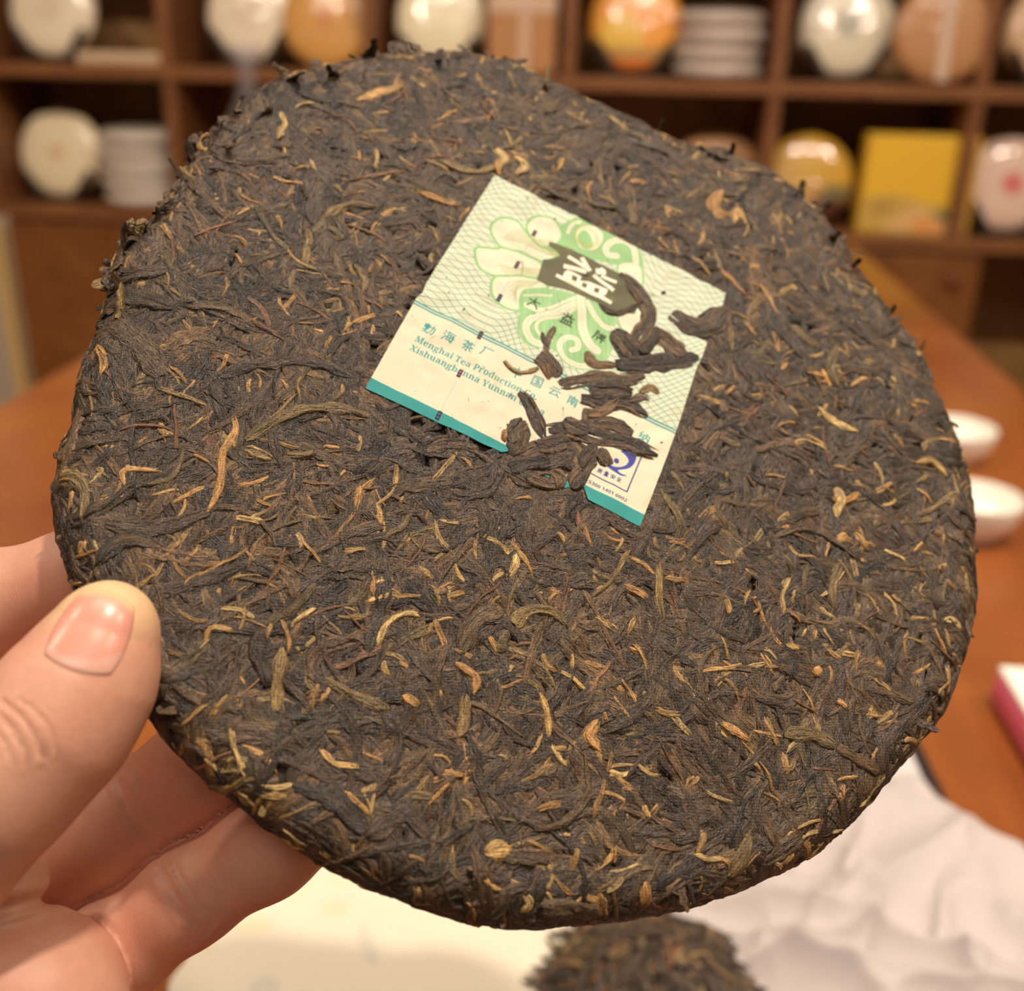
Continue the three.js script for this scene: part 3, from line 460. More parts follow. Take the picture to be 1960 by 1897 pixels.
// characters as strokes on a 100 x 100 field
const GLYPH = {
  meng: '8,14 50,14|29,4 29,14|10,28 48,28|16,20 42,20|16,20 16,36|42,20 42,36|10,36 48,36|20,44 40,44 30,52 30,68 22,64|8,62 46,54|54,28 94,28|76,8 76,28 70,60 52,88|92,28 90,70 84,88 74,82|10,84 40,76 46,90',
  hai: '10,12 20,22|6,38 16,48|8,90 26,58|44,6 34,26|40,16 92,16|44,32 40,80|44,32 86,32 82,92 72,88|32,56 96,56|40,80 86,78|60,38 66,48|58,62 64,72',
  cha: '8,18 92,18|34,6 34,28|66,6 66,28|50,28 12,56|50,28 88,56|24,58 76,58|50,42 50,94 42,88|34,68 20,86|66,68 82,86',
  chang: '14,16 90,16|22,16 22,52 8,92', zhong: '18,26 82,26 82,62 18,62 18,26|50,6 50,96',
  guo: '14,12 86,12 86,92 14,92 14,12|28,28 72,28|32,50 68,50|26,76 74,76|50,28 50,76|62,58 70,68', yun: '22,18 78,18|8,42 92,42|46,42 18,84 80,78|66,60 90,92',
  nan: '12,20 88,20|50,6 50,34|18,34 82,34 82,92 72,88|18,34 18,94|38,42 44,52|62,42 56,52|28,56 72,56|26,72 74,72|50,56 50,92',
  na: '30,6 12,32 30,32 10,58 34,52|8,86 34,76|44,26 44,92|44,26 88,26 88,90 78,84|66,8 66,40 50,70|66,46 82,66',
  da: '10,34 90,34|50,8 48,40 12,92|50,40 88,92', yi: '32,6 40,20|68,6 58,20|10,28 90,28|42,34 14,54|58,34 86,54|20,60 80,60 80,90|20,60 20,90|40,60 40,90|60,60 60,90|6,90 94,90',
  pai: '20,8 20,40 10,92|34,6 34,34|20,34 46,34|20,56 40,56 40,92|54,20 88,20 88,48 54,48 54,20|54,34 88,34|70,20 70,48 52,62|48,66 96,66|74,52 74,96',
  zhi: '22,14 86,8|22,14 20,52 8,92|26,30 90,30|56,12 54,40|36,42 80,42 80,70|36,42 36,72|58,50 56,66 32,92|64,74 84,90', liang: '28,6 72,6 72,28 28,28 28,6|28,17 72,17|6,38 94,38|28,46 72,46 72,68 28,68 28,46|50,46 50,92|28,57 72,57|18,80 82,80|8,93 92,93',
  an: '50,4 54,14|12,20 88,20|12,20 10,34|88,20 84,34|46,28 30,60 82,90|66,46 52,74 18,92|8,54 92,54', quan: '50,6 10,44|50,6 90,44|28,46 72,46|28,66 72,66|50,46 50,90|12,90 88,90',
};
const ticketArt = canvasTex(CW, CH, (c) => {
  c.fillStyle = 'rgb(222,214,186)'; c.fillRect(0, 0, CW, CH);
  const teal = 'rgb(52,148,146)', line = (pts, w, col) => { c.strokeStyle = col; c.lineWidth = w; c.lineJoin = 'round'; c.lineCap = 'round'; c.beginPath(); pts.forEach((q, i) => c[i ? 'lineTo' : 'moveTo'](q[0], q[1])); c.stroke(); };
  const spline = (pts, closed) => new THREE.CatmullRomCurve3(pts.map(([x, y]) => V(x, y, 0)), closed).getPoints(pts.length * 10).map((p) => [p.x, p.y]);
  const yA = tc([300, 735])[1], yB = tc([1590, 1380])[1], tilt = (x) => lerp(yA, yB, x / CW), top = 0;
  // lattice of crossing wavy lines over the upper field
  c.save(); c.beginPath(); c.moveTo(0, 0); c.lineTo(CW, 0); c.lineTo(CW, yB - 6); c.lineTo(0, yA - 6); c.fillStyle = 'rgb(211,214,188)'; c.fill(); c.clip();
  for (let k = -40; k < 90; k++) {
    const A = [], B = [];
    for (let t = 0; t <= 60; t++) { const x = t / 60 * CW, w = 46 * Math.sin(x / CW * 12.6 + k * 0.05) + 20 * Math.sin(x / CW * 31 + k * 0.12); A.push([x, k * 44 + w + x * 0.62]); B.push([x, k * 44 - w - x * 0.62 + 300]); }
    line(A, 2.8, 'rgba(72,136,120,0.95)'); line(B, 2.8, 'rgba(72,136,120,0.95)');
  }
  // flower cartouche: pale petals edged in green, scrolls below and at the upper right
  const q2 = ([x, y]) => tc([519.7 + 0.5038 * x, 259.9 + 0.5038 * y]), GREEN = 'rgb(146,190,130)', PALE = 'rgb(221,217,190)', OLIVE = 'rgba(128,140,66,0.95)';
  const area = (pts, fill, edge, w) => { const l = spline(pts.map(q2), true); c.beginPath(); l.forEach((q, i) => c[i ? 'lineTo' : 'moveTo'](q[0], q[1])); c.closePath(); c.fillStyle = fill; c.fill(); if (w) { c.strokeStyle = edge; c.lineWidth = w; c.stroke(); } };
  const sweep = (pts, w) => { const l = spline(pts.map(q2)); line(l, w + 9, 'rgb(118,176,110)'); line(l, w + 3, PALE); line(l, 2, 'rgba(120,170,100,0.6)'); };
  area([[600, 830], [700, 805], [1000, 840], [1250, 900], [1520, 1080], [1500, 1250], [1480, 1450], [1330, 1590], [1150, 1600], [1000, 1530], [900, 1430], [700, 1390], [580, 1290], [555, 1150], [590, 1000]], GREEN);
  area([[880, 300], [1000, 180], [1150, 110], [1330, 160], [1560, 290], [1760, 420], [1790, 600], [1500, 560], [1250, 500], [1000, 420]], GREEN);
  area([[1560, 560], [1760, 560], [1800, 700], [1740, 860], [1600, 760]], PALE, GREEN, 12); area([[1560, 780], [1800, 840], [1900, 1000], [1860, 1250], [1700, 1300], [1560, 1150]], PALE, GREEN, 10);
  for (const p of [[[650, 200], [690, 120], [790, 92], [900, 115], [985, 205], [1000, 300], [880, 400], [740, 380], [670, 280]], [[300, 190], [360, 130], [470, 112], [570, 150], [630, 240], [760, 380], [980, 470], [800, 540], [600, 450], [400, 390], [325, 300]], [[152, 410], [250, 402], [345, 412], [420, 400], [620, 470], [800, 560], [770, 690], [600, 690], [420, 700], [320, 685], [200, 620], [150, 520]], [[305, 745], [350, 692], [440, 690], [600, 690], [770, 720], [860, 800], [640, 830], [585, 920], [575, 1030], [480, 1020], [400, 980], [310, 880]]]) area(p, PALE, GREEN, 15);
  const fan = (A, B, n) => { for (let k = 0; k <= n; k++) line(spline(A.map((p, i) => q2([lerp(p[0], B[i][0], k / n), lerp(p[1], B[i][1], k / n)]))), 2.6, OLIVE); };
  fan([[400, 300], [560, 350], [720, 420], [980, 520]], [[560, 220], [720, 320], [850, 400], [1000, 480]], 6); fan([[380, 570], [540, 600], [800, 610]], [[440, 690], [580, 670], [790, 680]], 6); fan([[450, 770], [560, 740], [800, 740]], [[540, 960], [560, 820], [700, 790]], 5); fan([[720, 330], [800, 360], [900, 480]], [[900, 300], [930, 380], [980, 470]], 6);
  sweep([[650, 970], [800, 1030], [960, 990], [1140, 910]], 30); sweep([[1150, 960], [900, 1060], [690, 1110], [640, 1200], [690, 1310], [790, 1370]], 36); sweep([[1120, 1020], [990, 1085], [790, 1120], [740, 1190], [790, 1280], [890, 1330]], 14); sweep([[1180, 900], [1195, 1090], [1210, 1240], [1270, 1370], [1340, 1420]], 46);
  sweep([[1250, 950], [1330, 1090], [1420, 1180], [1490, 1200]], 28); sweep([[1090, 1420], [1150, 1400], [1140, 1320], [1070, 1290], [990, 1330], [970, 1410], [1020, 1500], [1140, 1560], [1280, 1570]], 28); sweep([[620, 880], [760, 870], [900, 880]], 10);
  area([[1130, 300], [1180, 200], [1300, 180], [1400, 250], [1400, 350], [1320, 430], [1200, 420]], PALE, 'rgb(104,164,100)', 4); area([[1150, 300], [1220, 230], [1280, 290], [1300, 400], [1220, 420]], GREEN); sweep([[1540, 480], [1460, 470], [1430, 420], [1480, 350], [1600, 330], [1700, 400], [1730, 540]], 34); sweep([[1060, 250], [1090, 190], [1180, 150]], 18);
  for (let k = 0; k < 34; k++) line(spline([0, 1, 2, 3, 4].map((t) => q2([560 + k * 36 + 30 * Math.sin(k + t), 820 + t * 190 + 60 * Math.sin(k * 1.7 + t * 2)]))), 1.6, 'rgba(240,238,214,0.5)');
  c.strokeStyle = 'rgba(214,180,90,0.55)'; c.lineWidth = 9; c.beginPath(); { const [x, y] = q2([1240, 300]); c.arc(x, y, 62, 0, 7); } c.stroke();
  c.restore();
  // double line between the fields
  for (const [d, w] of [[-4, 9], [12, 9]]) line([[0, yA + d], [CW, yB + d]], w, teal);
  // dark label with the pale sign
  const q1 = ([x, y]) => tc([831.6 + 0.3447 * x, 363.8 + 0.3447 * y]), poly = (pts, col, m = q1) => { c.fillStyle = col; c.beginPath(); pts.map(m).forEach((q, i) => c[i ? 'lineTo' : 'moveTo'](q[0], q[1])); c.fill(); }, INK = 'rgb(96,96,70)', CREAM = 'rgb(236,230,208)';
  poly([[380, 190], [700, 310], [830, 380], [1000, 460], [1100, 510], [1350, 630], [1700, 860], [1750, 920], [1650, 1120], [1600, 1250], [1350, 1230], [1150, 1130], [900, 1020], [700, 930], [350, 850], [190, 760], [290, 460], [400, 460], [520, 420], [500, 360], [360, 260]], INK);
  const bar = (p, q, w) => { c.lineCap = 'butt'; c.strokeStyle = CREAM; c.lineWidth = w * 0.3447; c.beginPath(); c.moveTo(...q1(p)); c.lineTo(...q1(q)); c.stroke(); };
  poly([[590, 640], [640, 615], [840, 700], [815, 760], [950, 770], [1215, 900], [1165, 1010], [800, 850], [560, 720]], CREAM);
  bar([470, 685], [1265, 1095], 66); bar([640, 420], [900, 570], 70); bar([840, 430], [960, 620], 74); bar([575, 560], [910, 630], 78); bar([1045, 620], [1190, 640], 100); bar([1060, 660], [1150, 580], 60); bar([1120, 690], [1335, 800], 62); bar([1010, 680], [1295, 915], 66);
  for (const [x, y] of [[735, 738], [880, 828], [1052, 908]]) poly([[x - 20, y - 48], [x + 46, y - 18], [x + 18, y + 48], [x - 46, y + 16]], INK);
  poly([[850, 660], [930, 650], [960, 690], [880, 720]], 'rgb(66,60,44)');
  // strokes
  const glyph = (k, q, size, col, w) => { const [x, y] = tc(q); GLYPH[k].split('|').forEach((s) => line(s.split(' ').map((p) => { const [u, v] = p.split(',').map(Number); return [x + (u - 50) / 100 * size, y + (v - 50) / 100 * size]; }), w, col)); };
  [['meng', 362, 872], ['hai', 460, 910], ['cha', 556, 955], ['chang', 650, 985], ['zhong', 800, 1085], ['guo', 900, 1130], ['yun', 986, 1180], ['nan', 1076, 1226], ['na', 1428, 1408]].forEach(([k, x, y]) => glyph(k, [x, y], 66, teal, 6));
  [['da', 884, 738], ['yi', 1050, 822], ['pai', 1208, 906]].forEach(([k, x, y]) => glyph(k, [x, y], 74, 'rgb(50,62,46)', 7.5));
  const text = (s, p, q, font, size, col) => { const a = tc(p), b = tc(q); c.save(); c.translate(...a); c.rotate(Math.atan2(b[1] - a[1], b[0] - a[0])); c.font = font.replace('$', size); c.fillStyle = col; const w = c.measureText(s).width; c.scale(Math.hypot(b[0] - a[0], b[1] - a[1]) / w, 1); c.fillText(s, 0, 0); c.restore(); };
  text('Menghai Tea Production Co.', [288, 928], [895, 1228], 'bold $px serif', 50, teal);
  text('Xishuangbanna Yunnan China', [262, 972], [930, 1302], 'bold $px serif', 50, teal);
  text('®', [1448, 700], [1490, 718], '$px sans-serif', 40, 'rgb(120,130,84)');
  // safety mark
  const blue = 'rgb(66,72,156)';
  const q3 = ([x, y]) => tc([1039.4 + 0.2917 * x, 1403.2 + 0.2917 * y]);
  line([[500, 250], [370, 590], [1040, 940], [1290, 340], [1300, 300]].map(q3), 7, 'rgb(74,80,132)');
  c.fillStyle = blue; c.beginPath(); spline([[940, 250], [1110, 240], [1190, 310], [1180, 430], [1090, 530], [940, 560], [890, 572], [950, 630], [1040, 665], [960, 668], [820, 590], [680, 490], [590, 445], [700, 450], [800, 500], [930, 512], [1040, 470], [1072, 400], [1010, 310]].map(q3), true).forEach((q, i) => c[i ? 'lineTo' : 'moveTo'](q[0], q[1])); c.fill();
  c.beginPath(); c.arc(...q3([865, 415]), 13, 0, 7); c.fill();
  [['zhi', 585, 580], ['liang', 695, 632], ['an', 806, 684], ['quan', 908, 732]].forEach(([k, x, y]) => glyph(k, [1039.4 + 0.2917 * x, 1403.2 + 0.2917 * y], 27, 'rgb(60,66,128)', 3.4));
  text('QS 5300 1401 0002', [1039.4 + 0.2917 * 238, 1403.2 + 0.2917 * 712], [1039.4 + 0.2917 * 1032, 1403.2 + 0.2917 * 1122], 'bold $px sans-serif', 25, 'rgb(72,64,116)');
  // teal band along the lower edge
  const p0 = tc([48, 1160]), p1 = tc([1408, 1850]), p2 = tc([1432, 1790]), p3 = tc([72, 1108]);
  c.fillStyle = teal; c.beginPath(); c.moveTo(-60, p0[1] + 60); c.lineTo(CW + 60, p1[1] + 60); c.lineTo(CW + 60, p2[1]); c.lineTo(-60, p3[1]); c.fill();
  // security thread
  const thread = [[975, 225], [885, 395], [800, 550], [712, 715], [617, 900], [515, 1092], [410, 1300]];
  line(thread.map(tc), 7, 'rgba(196,190,176,0.5)');
  thread.forEach((q, i) => { const [x, y] = tc(q), [x2, y2] = tc(thread[i ? i - 1 : 1]), k = Math.atan2(y2 - y, x2 - x); c.save(); c.translate(x, y); c.rotate(k); c.fillStyle = 'rgb(44,36,46)'; c.fillRect(-25, -10, 50, 20); c.fillStyle = ['rgb(88,94,140)', 'rgb(120,96,92)', 'rgb(150,92,110)'][i % 3]; c.fillRect(-14, -5, 9, 10); c.fillRect(4, -5, 11, 10); c.restore(); });
  // fibres and stains of the paper
  for (let i = 0; i < 260; i++) { const x = hash(i, 3, 9) * CW, y = hash(i, 4, 9) * CH, a = hash(i, 5, 9) * 6; line([[x, y], [x + 14 * Math.cos(a), y + 14 * Math.sin(a)]], 1.4, 'rgba(190,170,120,0.28)'); }
  for (let i = 0; i < 26; i++) { c.fillStyle = 'rgba(186,150,84,0.13)'; c.beginPath(); c.ellipse(hash(i, 6, 9) * CW, hash(i, 7, 9) * CH, 10 + 50 * hash(i, 8, 9), 6 + 26 * hash(i, 9, 9), i, 0, 7); c.fill(); }
});
function blurGrid(src, r, passes = 3) {
  let a = Float32Array.from(src), b = new Float32Array(GN * GN);
  for (let p = 0; p < passes; p++) for (const [si, sj] of [[1, GN], [GN, 1]]) { for (let j = 0; j < GN; j++) { let s = 0; const o = j * sj; for (let i = -r; i <= r; i++) s += a[o + clamp(i, 0, GN - 1) * si]; for (let i = 0; i < GN; i++) { b[o + i * si] = s / (2 * r + 1); s += a[o + clamp(i + r + 1, 0, GN - 1) * si] - a[o + clamp(i - r, 0, GN - 1) * si]; } } [a, b] = [b, a]; }
  return a;
}
const ticketGrid = { P: [], I: [], uv: [] };
{
  const dil = new Float32Array(GN * GN).fill(-1);
  for (let y = 2; y < GN - 2; y++) for (let x = 2; x < GN - 2; x++) { let m = -1; for (let j = -2; j <= 2; j += 2) for (let i = -2; i <= 2; i += 2) m = Math.max(m, grid[(y + j) * GN + x + i]); dil[y * GN + x] = m; }
  const soft = blurGrid(dil, 3, 2), S = 0.00045, nx = Math.ceil((TL + 0.004) / S), ny = Math.ceil(TH / S), id = new Map();
  const xy = (i, j) => { const a = i * S - 0.002, b = j * S - 0.003; return [T0[0] + a * TX[0] - b * TX[1], T0[1] + a * TX[1] + b * TX[0]]; };
  const vert = (i, j) => { const k = j * 1000 + i; if (!id.has(k)) { id.set(k, ticketGrid.P.length); ticketGrid.P.push(xy(i, j)); } return id.get(k); };
  const used = new Map();
  for (let j = 0; j < ny; j++) for (let i = 0; i < nx; i++) { const q = xy(i + 0.5, j + 0.5); if (!onPaper(...q)) continue; const [a, b, c, d] = [vert(i, j), vert(i + 1, j), vert(i, j + 1), vert(i + 1, j + 1)]; ticketGrid.I.push(a, b, c, c, b, d); for (const v of [a, b, c, d]) used.set(v, (used.get(v) ?? 0) + 1); }
  for (const [v, n] of used) if (n < 4) { const [X, Y] = ticketGrid.P[v]; let best = 1e9, bq; for (let i = 0; i < TICKET.length; i++) { const [a, b] = TICKET[i], [p, q] = TICKET[(i + 1) % TICKET.length], t = clamp(((X - a) * (p - a) + (Y - b) * (q - b)) / ((p - a) ** 2 + (q - b) ** 2), 0, 1), x = a + t * (p - a), y = b + t * (q - b), d = Math.hypot(X - x, Y - y); if (d < best) { best = d; bq = [x, y]; } } if (best < S * 1.2) ticketGrid.P[v] = bq; }
  for (const q of ticketGrid.P) { ticketGrid.uv.push(...ticketUV(q)); q.push(soft[gi(q[1]) * GN + gi(q[0])] + 0.00005); }
  for (const [X, Y, h] of ticketGrid.P) for (let j = -1; j <= 1; j++) for (let i = -1; i <= 1; i++) { const k = (gi(Y) + j) * GN + gi(X) + i; grid[k] = Math.max(grid[k], h); }
}
// leaves lying over the ticket, in its zoomed frame
const OVER = [
  ['dark', 36, [[1310, 590], [1400, 680], [1452, 800], [1410, 900], [1345, 985]]], ['dark', 17, [[1205, 742], [1270, 788], [1350, 772], [1420, 735]]], ['dark', 58, [[1285, 870], [1340, 940], [1400, 1010]]], ['brown', 26, [[1140, 985], [1185, 1040], [1300, 1048]]], ['dark', 42, [[1290, 1050], [1400, 1045], [1520, 1030], [1700, 1010]]],
  ['brown', 44, [[1470, 880], [1560, 940], [1625, 1005]]], ['dark', 34, [[1400, 980], [1470, 920], [1490, 860]]], ['dark', 48, [[1565, 790], [1640, 850], [1740, 860], [1850, 770]]], ['brown', 20, [[985, 862], [950, 930], [938, 1000]]], ['dark', 10, [[922, 890], [930, 930], [945, 960]]], ['dark', 52, [[905, 1000], [960, 1045], [985, 1110]]],
  ['olive', 18, [[735, 1030], [790, 1078], [850, 1082], [905, 1066]]], ['dark', 34, [[1008, 1148], [1100, 1128], [1200, 1108], [1330, 1122], [1432, 1108]]], ['dark', 40, [[1118, 1212], [1230, 1238], [1330, 1232], [1445, 1306]]], ['dark', 40, [[1160, 1180], [1260, 1170], [1370, 1190]]], ['olive', 22, [[1405, 1185], [1462, 1160], [1502, 1190]]], ['dark', 38, [[1150, 1262], [1162, 1340], [1250, 1336], [1372, 1390]]], ['brown', 26, [[1150, 1300], [1230, 1280], [1300, 1220]]],
  ['dark', 30, [[808, 1185], [860, 1240], [890, 1310], [930, 1405]]], ['dark', 46, [[775, 1322], [810, 1400], [785, 1500]]], ['dark', 34, [[830, 1320], [790, 1380], [770, 1440]]], ['dark', 42, [[955, 1370], [1080, 1372], [1200, 1412], [1350, 1442], [1495, 1500]]], ['dark', 32, [[1205, 1465], [1255, 1545]]], ['brown', 22, [[858, 1562], [950, 1572], [1062, 1550]]], ['olive', 26, [[1075, 1430], [1112, 1500], [1085, 1562]]],
  ['dark', 62, [[960, 1410], [1040, 1470], [1090, 1560]]], ['dark', 50, [[900, 1520], [980, 1500], [1080, 1480]]], ['dark', 44, [[1030, 1320], [1070, 1350], [1150, 1380]]], ['gold', 13, [[878, 1435], [900, 1510]]], ['gold', 12, [[735, 1370], [738, 1430]]], ['dark', 34, [[1055, 1625], [1105, 1580], [1180, 1482]]], ['dark', 46, [[730, 1540], [830, 1600], [900, 1640]]], ['dark', 40, [[800, 1510], [880, 1470], [940, 1440]]], ['dark', 40, [[1070, 1660], [1100, 1620], [1130, 1580]]],
  ['dark', 44, [[760, 1560], [860, 1530], [960, 1520]]], ['dark', 40, [[900, 1460], [990, 1440], [1060, 1430]]], ['dark', 30, [[1120, 1560], [1140, 1500], [1190, 1450]]], ['brown', 30, [[840, 1600], [930, 1630], [1010, 1640]]],
  ['gold', 12, [[828, 18], [852, 58], [806, 92]]], ['dark', 18, [[905, 150], [970, 178], [1060, 225]]], ['gold', 16, [[715, 20], [700, 60], [720, 95]]], ['brown', 16, [[1350, 1230], [1430, 1205], [1455, 1225]]], ['dark', 12, [[1515, 690], [1538, 686]]], ['brown', 30, [[960, 1580], [1010, 1610], [1000, 1660]]],
];
for (const [tone, w, line] of OVER) {
  const h = 1.12 * mmOf(w / 2.5986, ...zz(line[0])), o = { fixed: 1, mixK: 0.12, ridge: 0.00020, sink: -0.00014, dive: 0.0001, stiff: 4 }, c = line.map((q) => flat(...zz(q)));
  layLeaf(c, h, clamp(h * 0.2, 0.00014, 0.0003), pick(TONES[tone]), { ...o, endA: rr(0.4, 0.95), endB: rr(0.3, 0.9) });
  // folded edges along the broad ones
  if (w >= 30) for (const s of [-1, 1]) {
    const k = rr(0.35, 0.75) * s * h, e = c.map(([x, y], i) => { const p = c[Math.max(0, i - 1)], q = c[Math.min(c.length - 1, i + 1)], l = Math.hypot(q[0] - p[0], q[1] - p[1]); return [x - (q[1] - p[1]) / l * k + gauss() * h * 0.1, y + (q[0] - p[0]) / l * k + gauss() * h * 0.1]; });
    layLeaf(e, h * rr(0.22, 0.42), 0.00018, pick(TONES[rnd() < 0.75 ? tone : 'brown']), { ...o, sink: 0.00008, ridge: 0.00012, endA: rr(0.1, 0.5), endB: rr(0.1, 0.6) });
  }
}

// press the face: take the broad swell of the pile away, limit what stands proud
const swell = blurGrid(grid, 14, 3);
const pressed = (X, Y, h) => { const q = h - swell[gi(Y) * GN + gi(X)]; return q > 0 ? 0.0010 * Math.tanh(q / 0.0010) : 0.0019 * Math.tanh(q / 0.0019); };
function leafGeo(list) {
  let n = 0, m = 0; for (const l of list) { n += l.rows * l.cols; m += (l.rows - 1) * (l.cols - 1) * 6; }
  const pos = new Float32Array(n * 3), uv = new Float32Array(n * 2), uv1 = new Float32Array(n * 2), col = new Float32Array(n * 3), idx = new Uint32Array(m), o = V(); let at0 = 0, k = 0;
  for (const l of list) {
    for (let i = 0; i < l.rows * l.cols; i++) {
      const X = l.P[3 * i], Y = l.P[3 * i + 1]; surf(X, Y, pressed(X, Y, l.P[3 * i + 2]), o);
      pos[(at0 + i) * 3] = o.x; pos[(at0 + i) * 3 + 1] = o.y; pos[(at0 + i) * 3 + 2] = o.z;
    }
    uv.set(l.U, at0 * 2); uv1.set(l.Q, at0 * 2); col.set(l.K, at0 * 3);
    for (let i = 0; i < l.rows - 1; i++) for (let j = 0; j < l.cols - 1; j++) { const a = at0 + i * l.cols + j, b = a + 1, c = a + l.cols, d = c + 1; idx[k++] = a; idx[k++] = c; idx[k++] = b; idx[k++] = b; idx[k++] = c; idx[k++] = d; }
    at0 += l.rows * l.cols;
  }
  const g = new THREE.BufferGeometry();
  g.setAttribute('position', new THREE.BufferAttribute(pos, 3)); g.setAttribute('uv', new THREE.BufferAttribute(uv, 2)); g.setAttribute('uv1', new THREE.BufferAttribute(uv1, 2)); g.setAttribute('color', new THREE.BufferAttribute(col, 3)); g.setIndex(new THREE.BufferAttribute(idx, 1)); g.computeVertexNormals();
  return g;
}
// loose leaves that stand out past the rim: closed, tapering, curling
function looseLeaf(th, len, half, out, up, tone) {
  const rim = rimAt(th), r0 = rim - rr(0.003, 0.007), z0 = rr(-0.004, 0.0065), c = Math.cos(th), s = Math.sin(th), n = 12, m = 8, cols = m + 1, s1 = rnd() * 90;
  let p = V(c * r0, s * r0, z0), dir = V(c, s, 0).applyAxisAngle(V(0, 0, 1), gauss() * out).add(V(0, 0, up)).normalize(); const bend = V(gauss(), gauss(), gauss()).multiplyScalar(0.17), side0 = V(-s, c, 0).applyAxisAngle(dir, rr(-1, 1));
  const pos = [], uv = [], uv1 = [], col = [], idx = [], mix = pick(TONES.brown), cc = new THREE.Color(); len += rim - r0;
  for (let i = 0; i <= n; i++) {
    const t = i / n, sd = side0.clone().addScaledVector(dir, -side0.dot(dir)).normalize(), nm = dir.clone().cross(sd), w = half * (t > 0.999 ? 0.3 : lerp(1, 0.6, t * t)) * (1 + 0.45 * noise(t * 6 + s1, s1));
    for (let j = 0; j <= m; j++) { const a = j / m * 6.2831853, ww = w * (1 + 0.18 * noise(Math.cos(a) * 2 + s1, Math.sin(a) * 2, t * 5)), q = p.clone().addScaledVector(sd, Math.cos(a) * ww).addScaledVector(nm, Math.sin(a) * ww * 0.32 + w * 0.25 * noise(t * 7 + s1, Math.cos(a) * 2, 3)); pos.push(q.x, q.y, q.z); uv.push(t * len / 0.016 + s1, j / m * 1.2); uv1.push(q.x / 0.0112, q.y / 0.0112); cc.copy(tone).lerp(mix, clamp(0.2 + 0.5 * noise(t * 4 + s1, a, 3), 0, 1)); col.push(cc.r, cc.g, cc.b); }
    p = p.clone().addScaledVector(dir, len / n); dir.add(bend).normalize();
  }
  for (let i = 0; i < n; i++) for (let j = 0; j < m; j++) { const a = i * cols + j, b = a + 1, c2 = a + cols, d = c2 + 1; idx.push(a, b, c2, b, d, c2); }
  const g = new THREE.BufferGeometry(); g.setAttribute('position', new THREE.Float32BufferAttribute(pos, 3)); g.setAttribute('uv', new THREE.Float32BufferAttribute(uv, 2)); g.setAttribute('uv1', new THREE.Float32BufferAttribute(uv1, 2)); g.setAttribute('color', new THREE.Float32BufferAttribute(col, 3)); g.setIndex(idx); g.computeVertexNormals();
  return g;
}
{
  const loose = [];
  for (let i = 0; i < 1100; i++) {
    const th = rnd() * 6.2831853, d = ((th * 57.2958 + 540) % 360) - 180, left = smooth(92, 112, d) * smooth(196, 170, d < 0 ? d + 360 : d), topR = smooth(15, 40, d) * smooth(105, 85, d), k = rnd();
    if (rnd() > 0.35 + 0.65 * left + 0.3 * topR) continue;
    const tone = pick(k < 0.74 ? TONES.dark : k < 0.86 ? TONES.brown : k < 0.94 ? TONES.olive : TONES.gold);
    loose.push(looseLeaf(th, lerp(0, 0.0007, rnd()) + left * rnd() ** 2 * 0.0031 + topR * rnd() ** 2 * 0.0016, rr(0.0005, 0.0012) + left * rr(0, 0.0009), 1.15, gauss() * 0.3 + 0.05 * left, tone));
  }
  for (const [d, len, half] of [[163.5, 5, 1.4], [161.5, 3.4, 1.0], [158, 2.2, 1.2], [148, 3, 1.3], [139, 3, 1.5], [134, 4, 1.6], [128, 4, 1.8], [123, 3, 1.5], [116, 3, 1], [110, 2, 1], [172, 2, 1.2], [176, 3, 0.8], [97, 2, 0.9], [84, 2, 0.9], [62, 3, 1.2], [55, 3, 1.1], [47, 2, 1.2]]) for (let k = 0; k < 2; k++) loose.push(looseLeaf(R(d + k * 1.1), len * 0.0006 * (1 - 0.4 * k), half * 0.001, 0.25, 0.1 * gauss(), pick(TONES[k ? 'brown' : 'dark'])));
  const by = leaves.map((l, i) => [l.fixed ? 1e3 : i > 3300 ? l.size : 0, l]).sort((a, b) => b[0] - a[0]).map((q) => q[1]);
  by.slice(0, 299).forEach((l) => mesh('tea_leaf', leafGeo([l]), leafMat, cake));
  const all = mergeGeometries([leafGeo(by.slice(299)), ...loose]);
  tag(mesh('pressed_leaves', all, leafMat, cake), null, null, null, 'stuff');
  const g = new THREE.BufferGeometry(), pos = [], o = V();
  for (const [X, Y, h] of ticketGrid.P) { surf(X, Y, pressed(X, Y, h), o); pos.push(o.x, o.y, o.z); }
  g.setAttribute('position', new THREE.Float32BufferAttribute(pos, 3)); g.setAttribute('uv', new THREE.Float32BufferAttribute(ticketGrid.uv, 2)); g.setAttribute('uv1', new THREE.Float32BufferAttribute(ticketGrid.P.flatMap(([x, y]) => [x / 0.0112, y / 0.0112]), 2)); g.setIndex(ticketGrid.I); g.computeVertexNormals();
  tag(mesh('paper_ticket', g, std(0xffffff, 0.8, { map: ticketArt, bumpMap: weave, bumpScale: 0.00004, side: THREE.DoubleSide }), cake), 'cream paper ticket with green guilloche print and teal lettering');
}
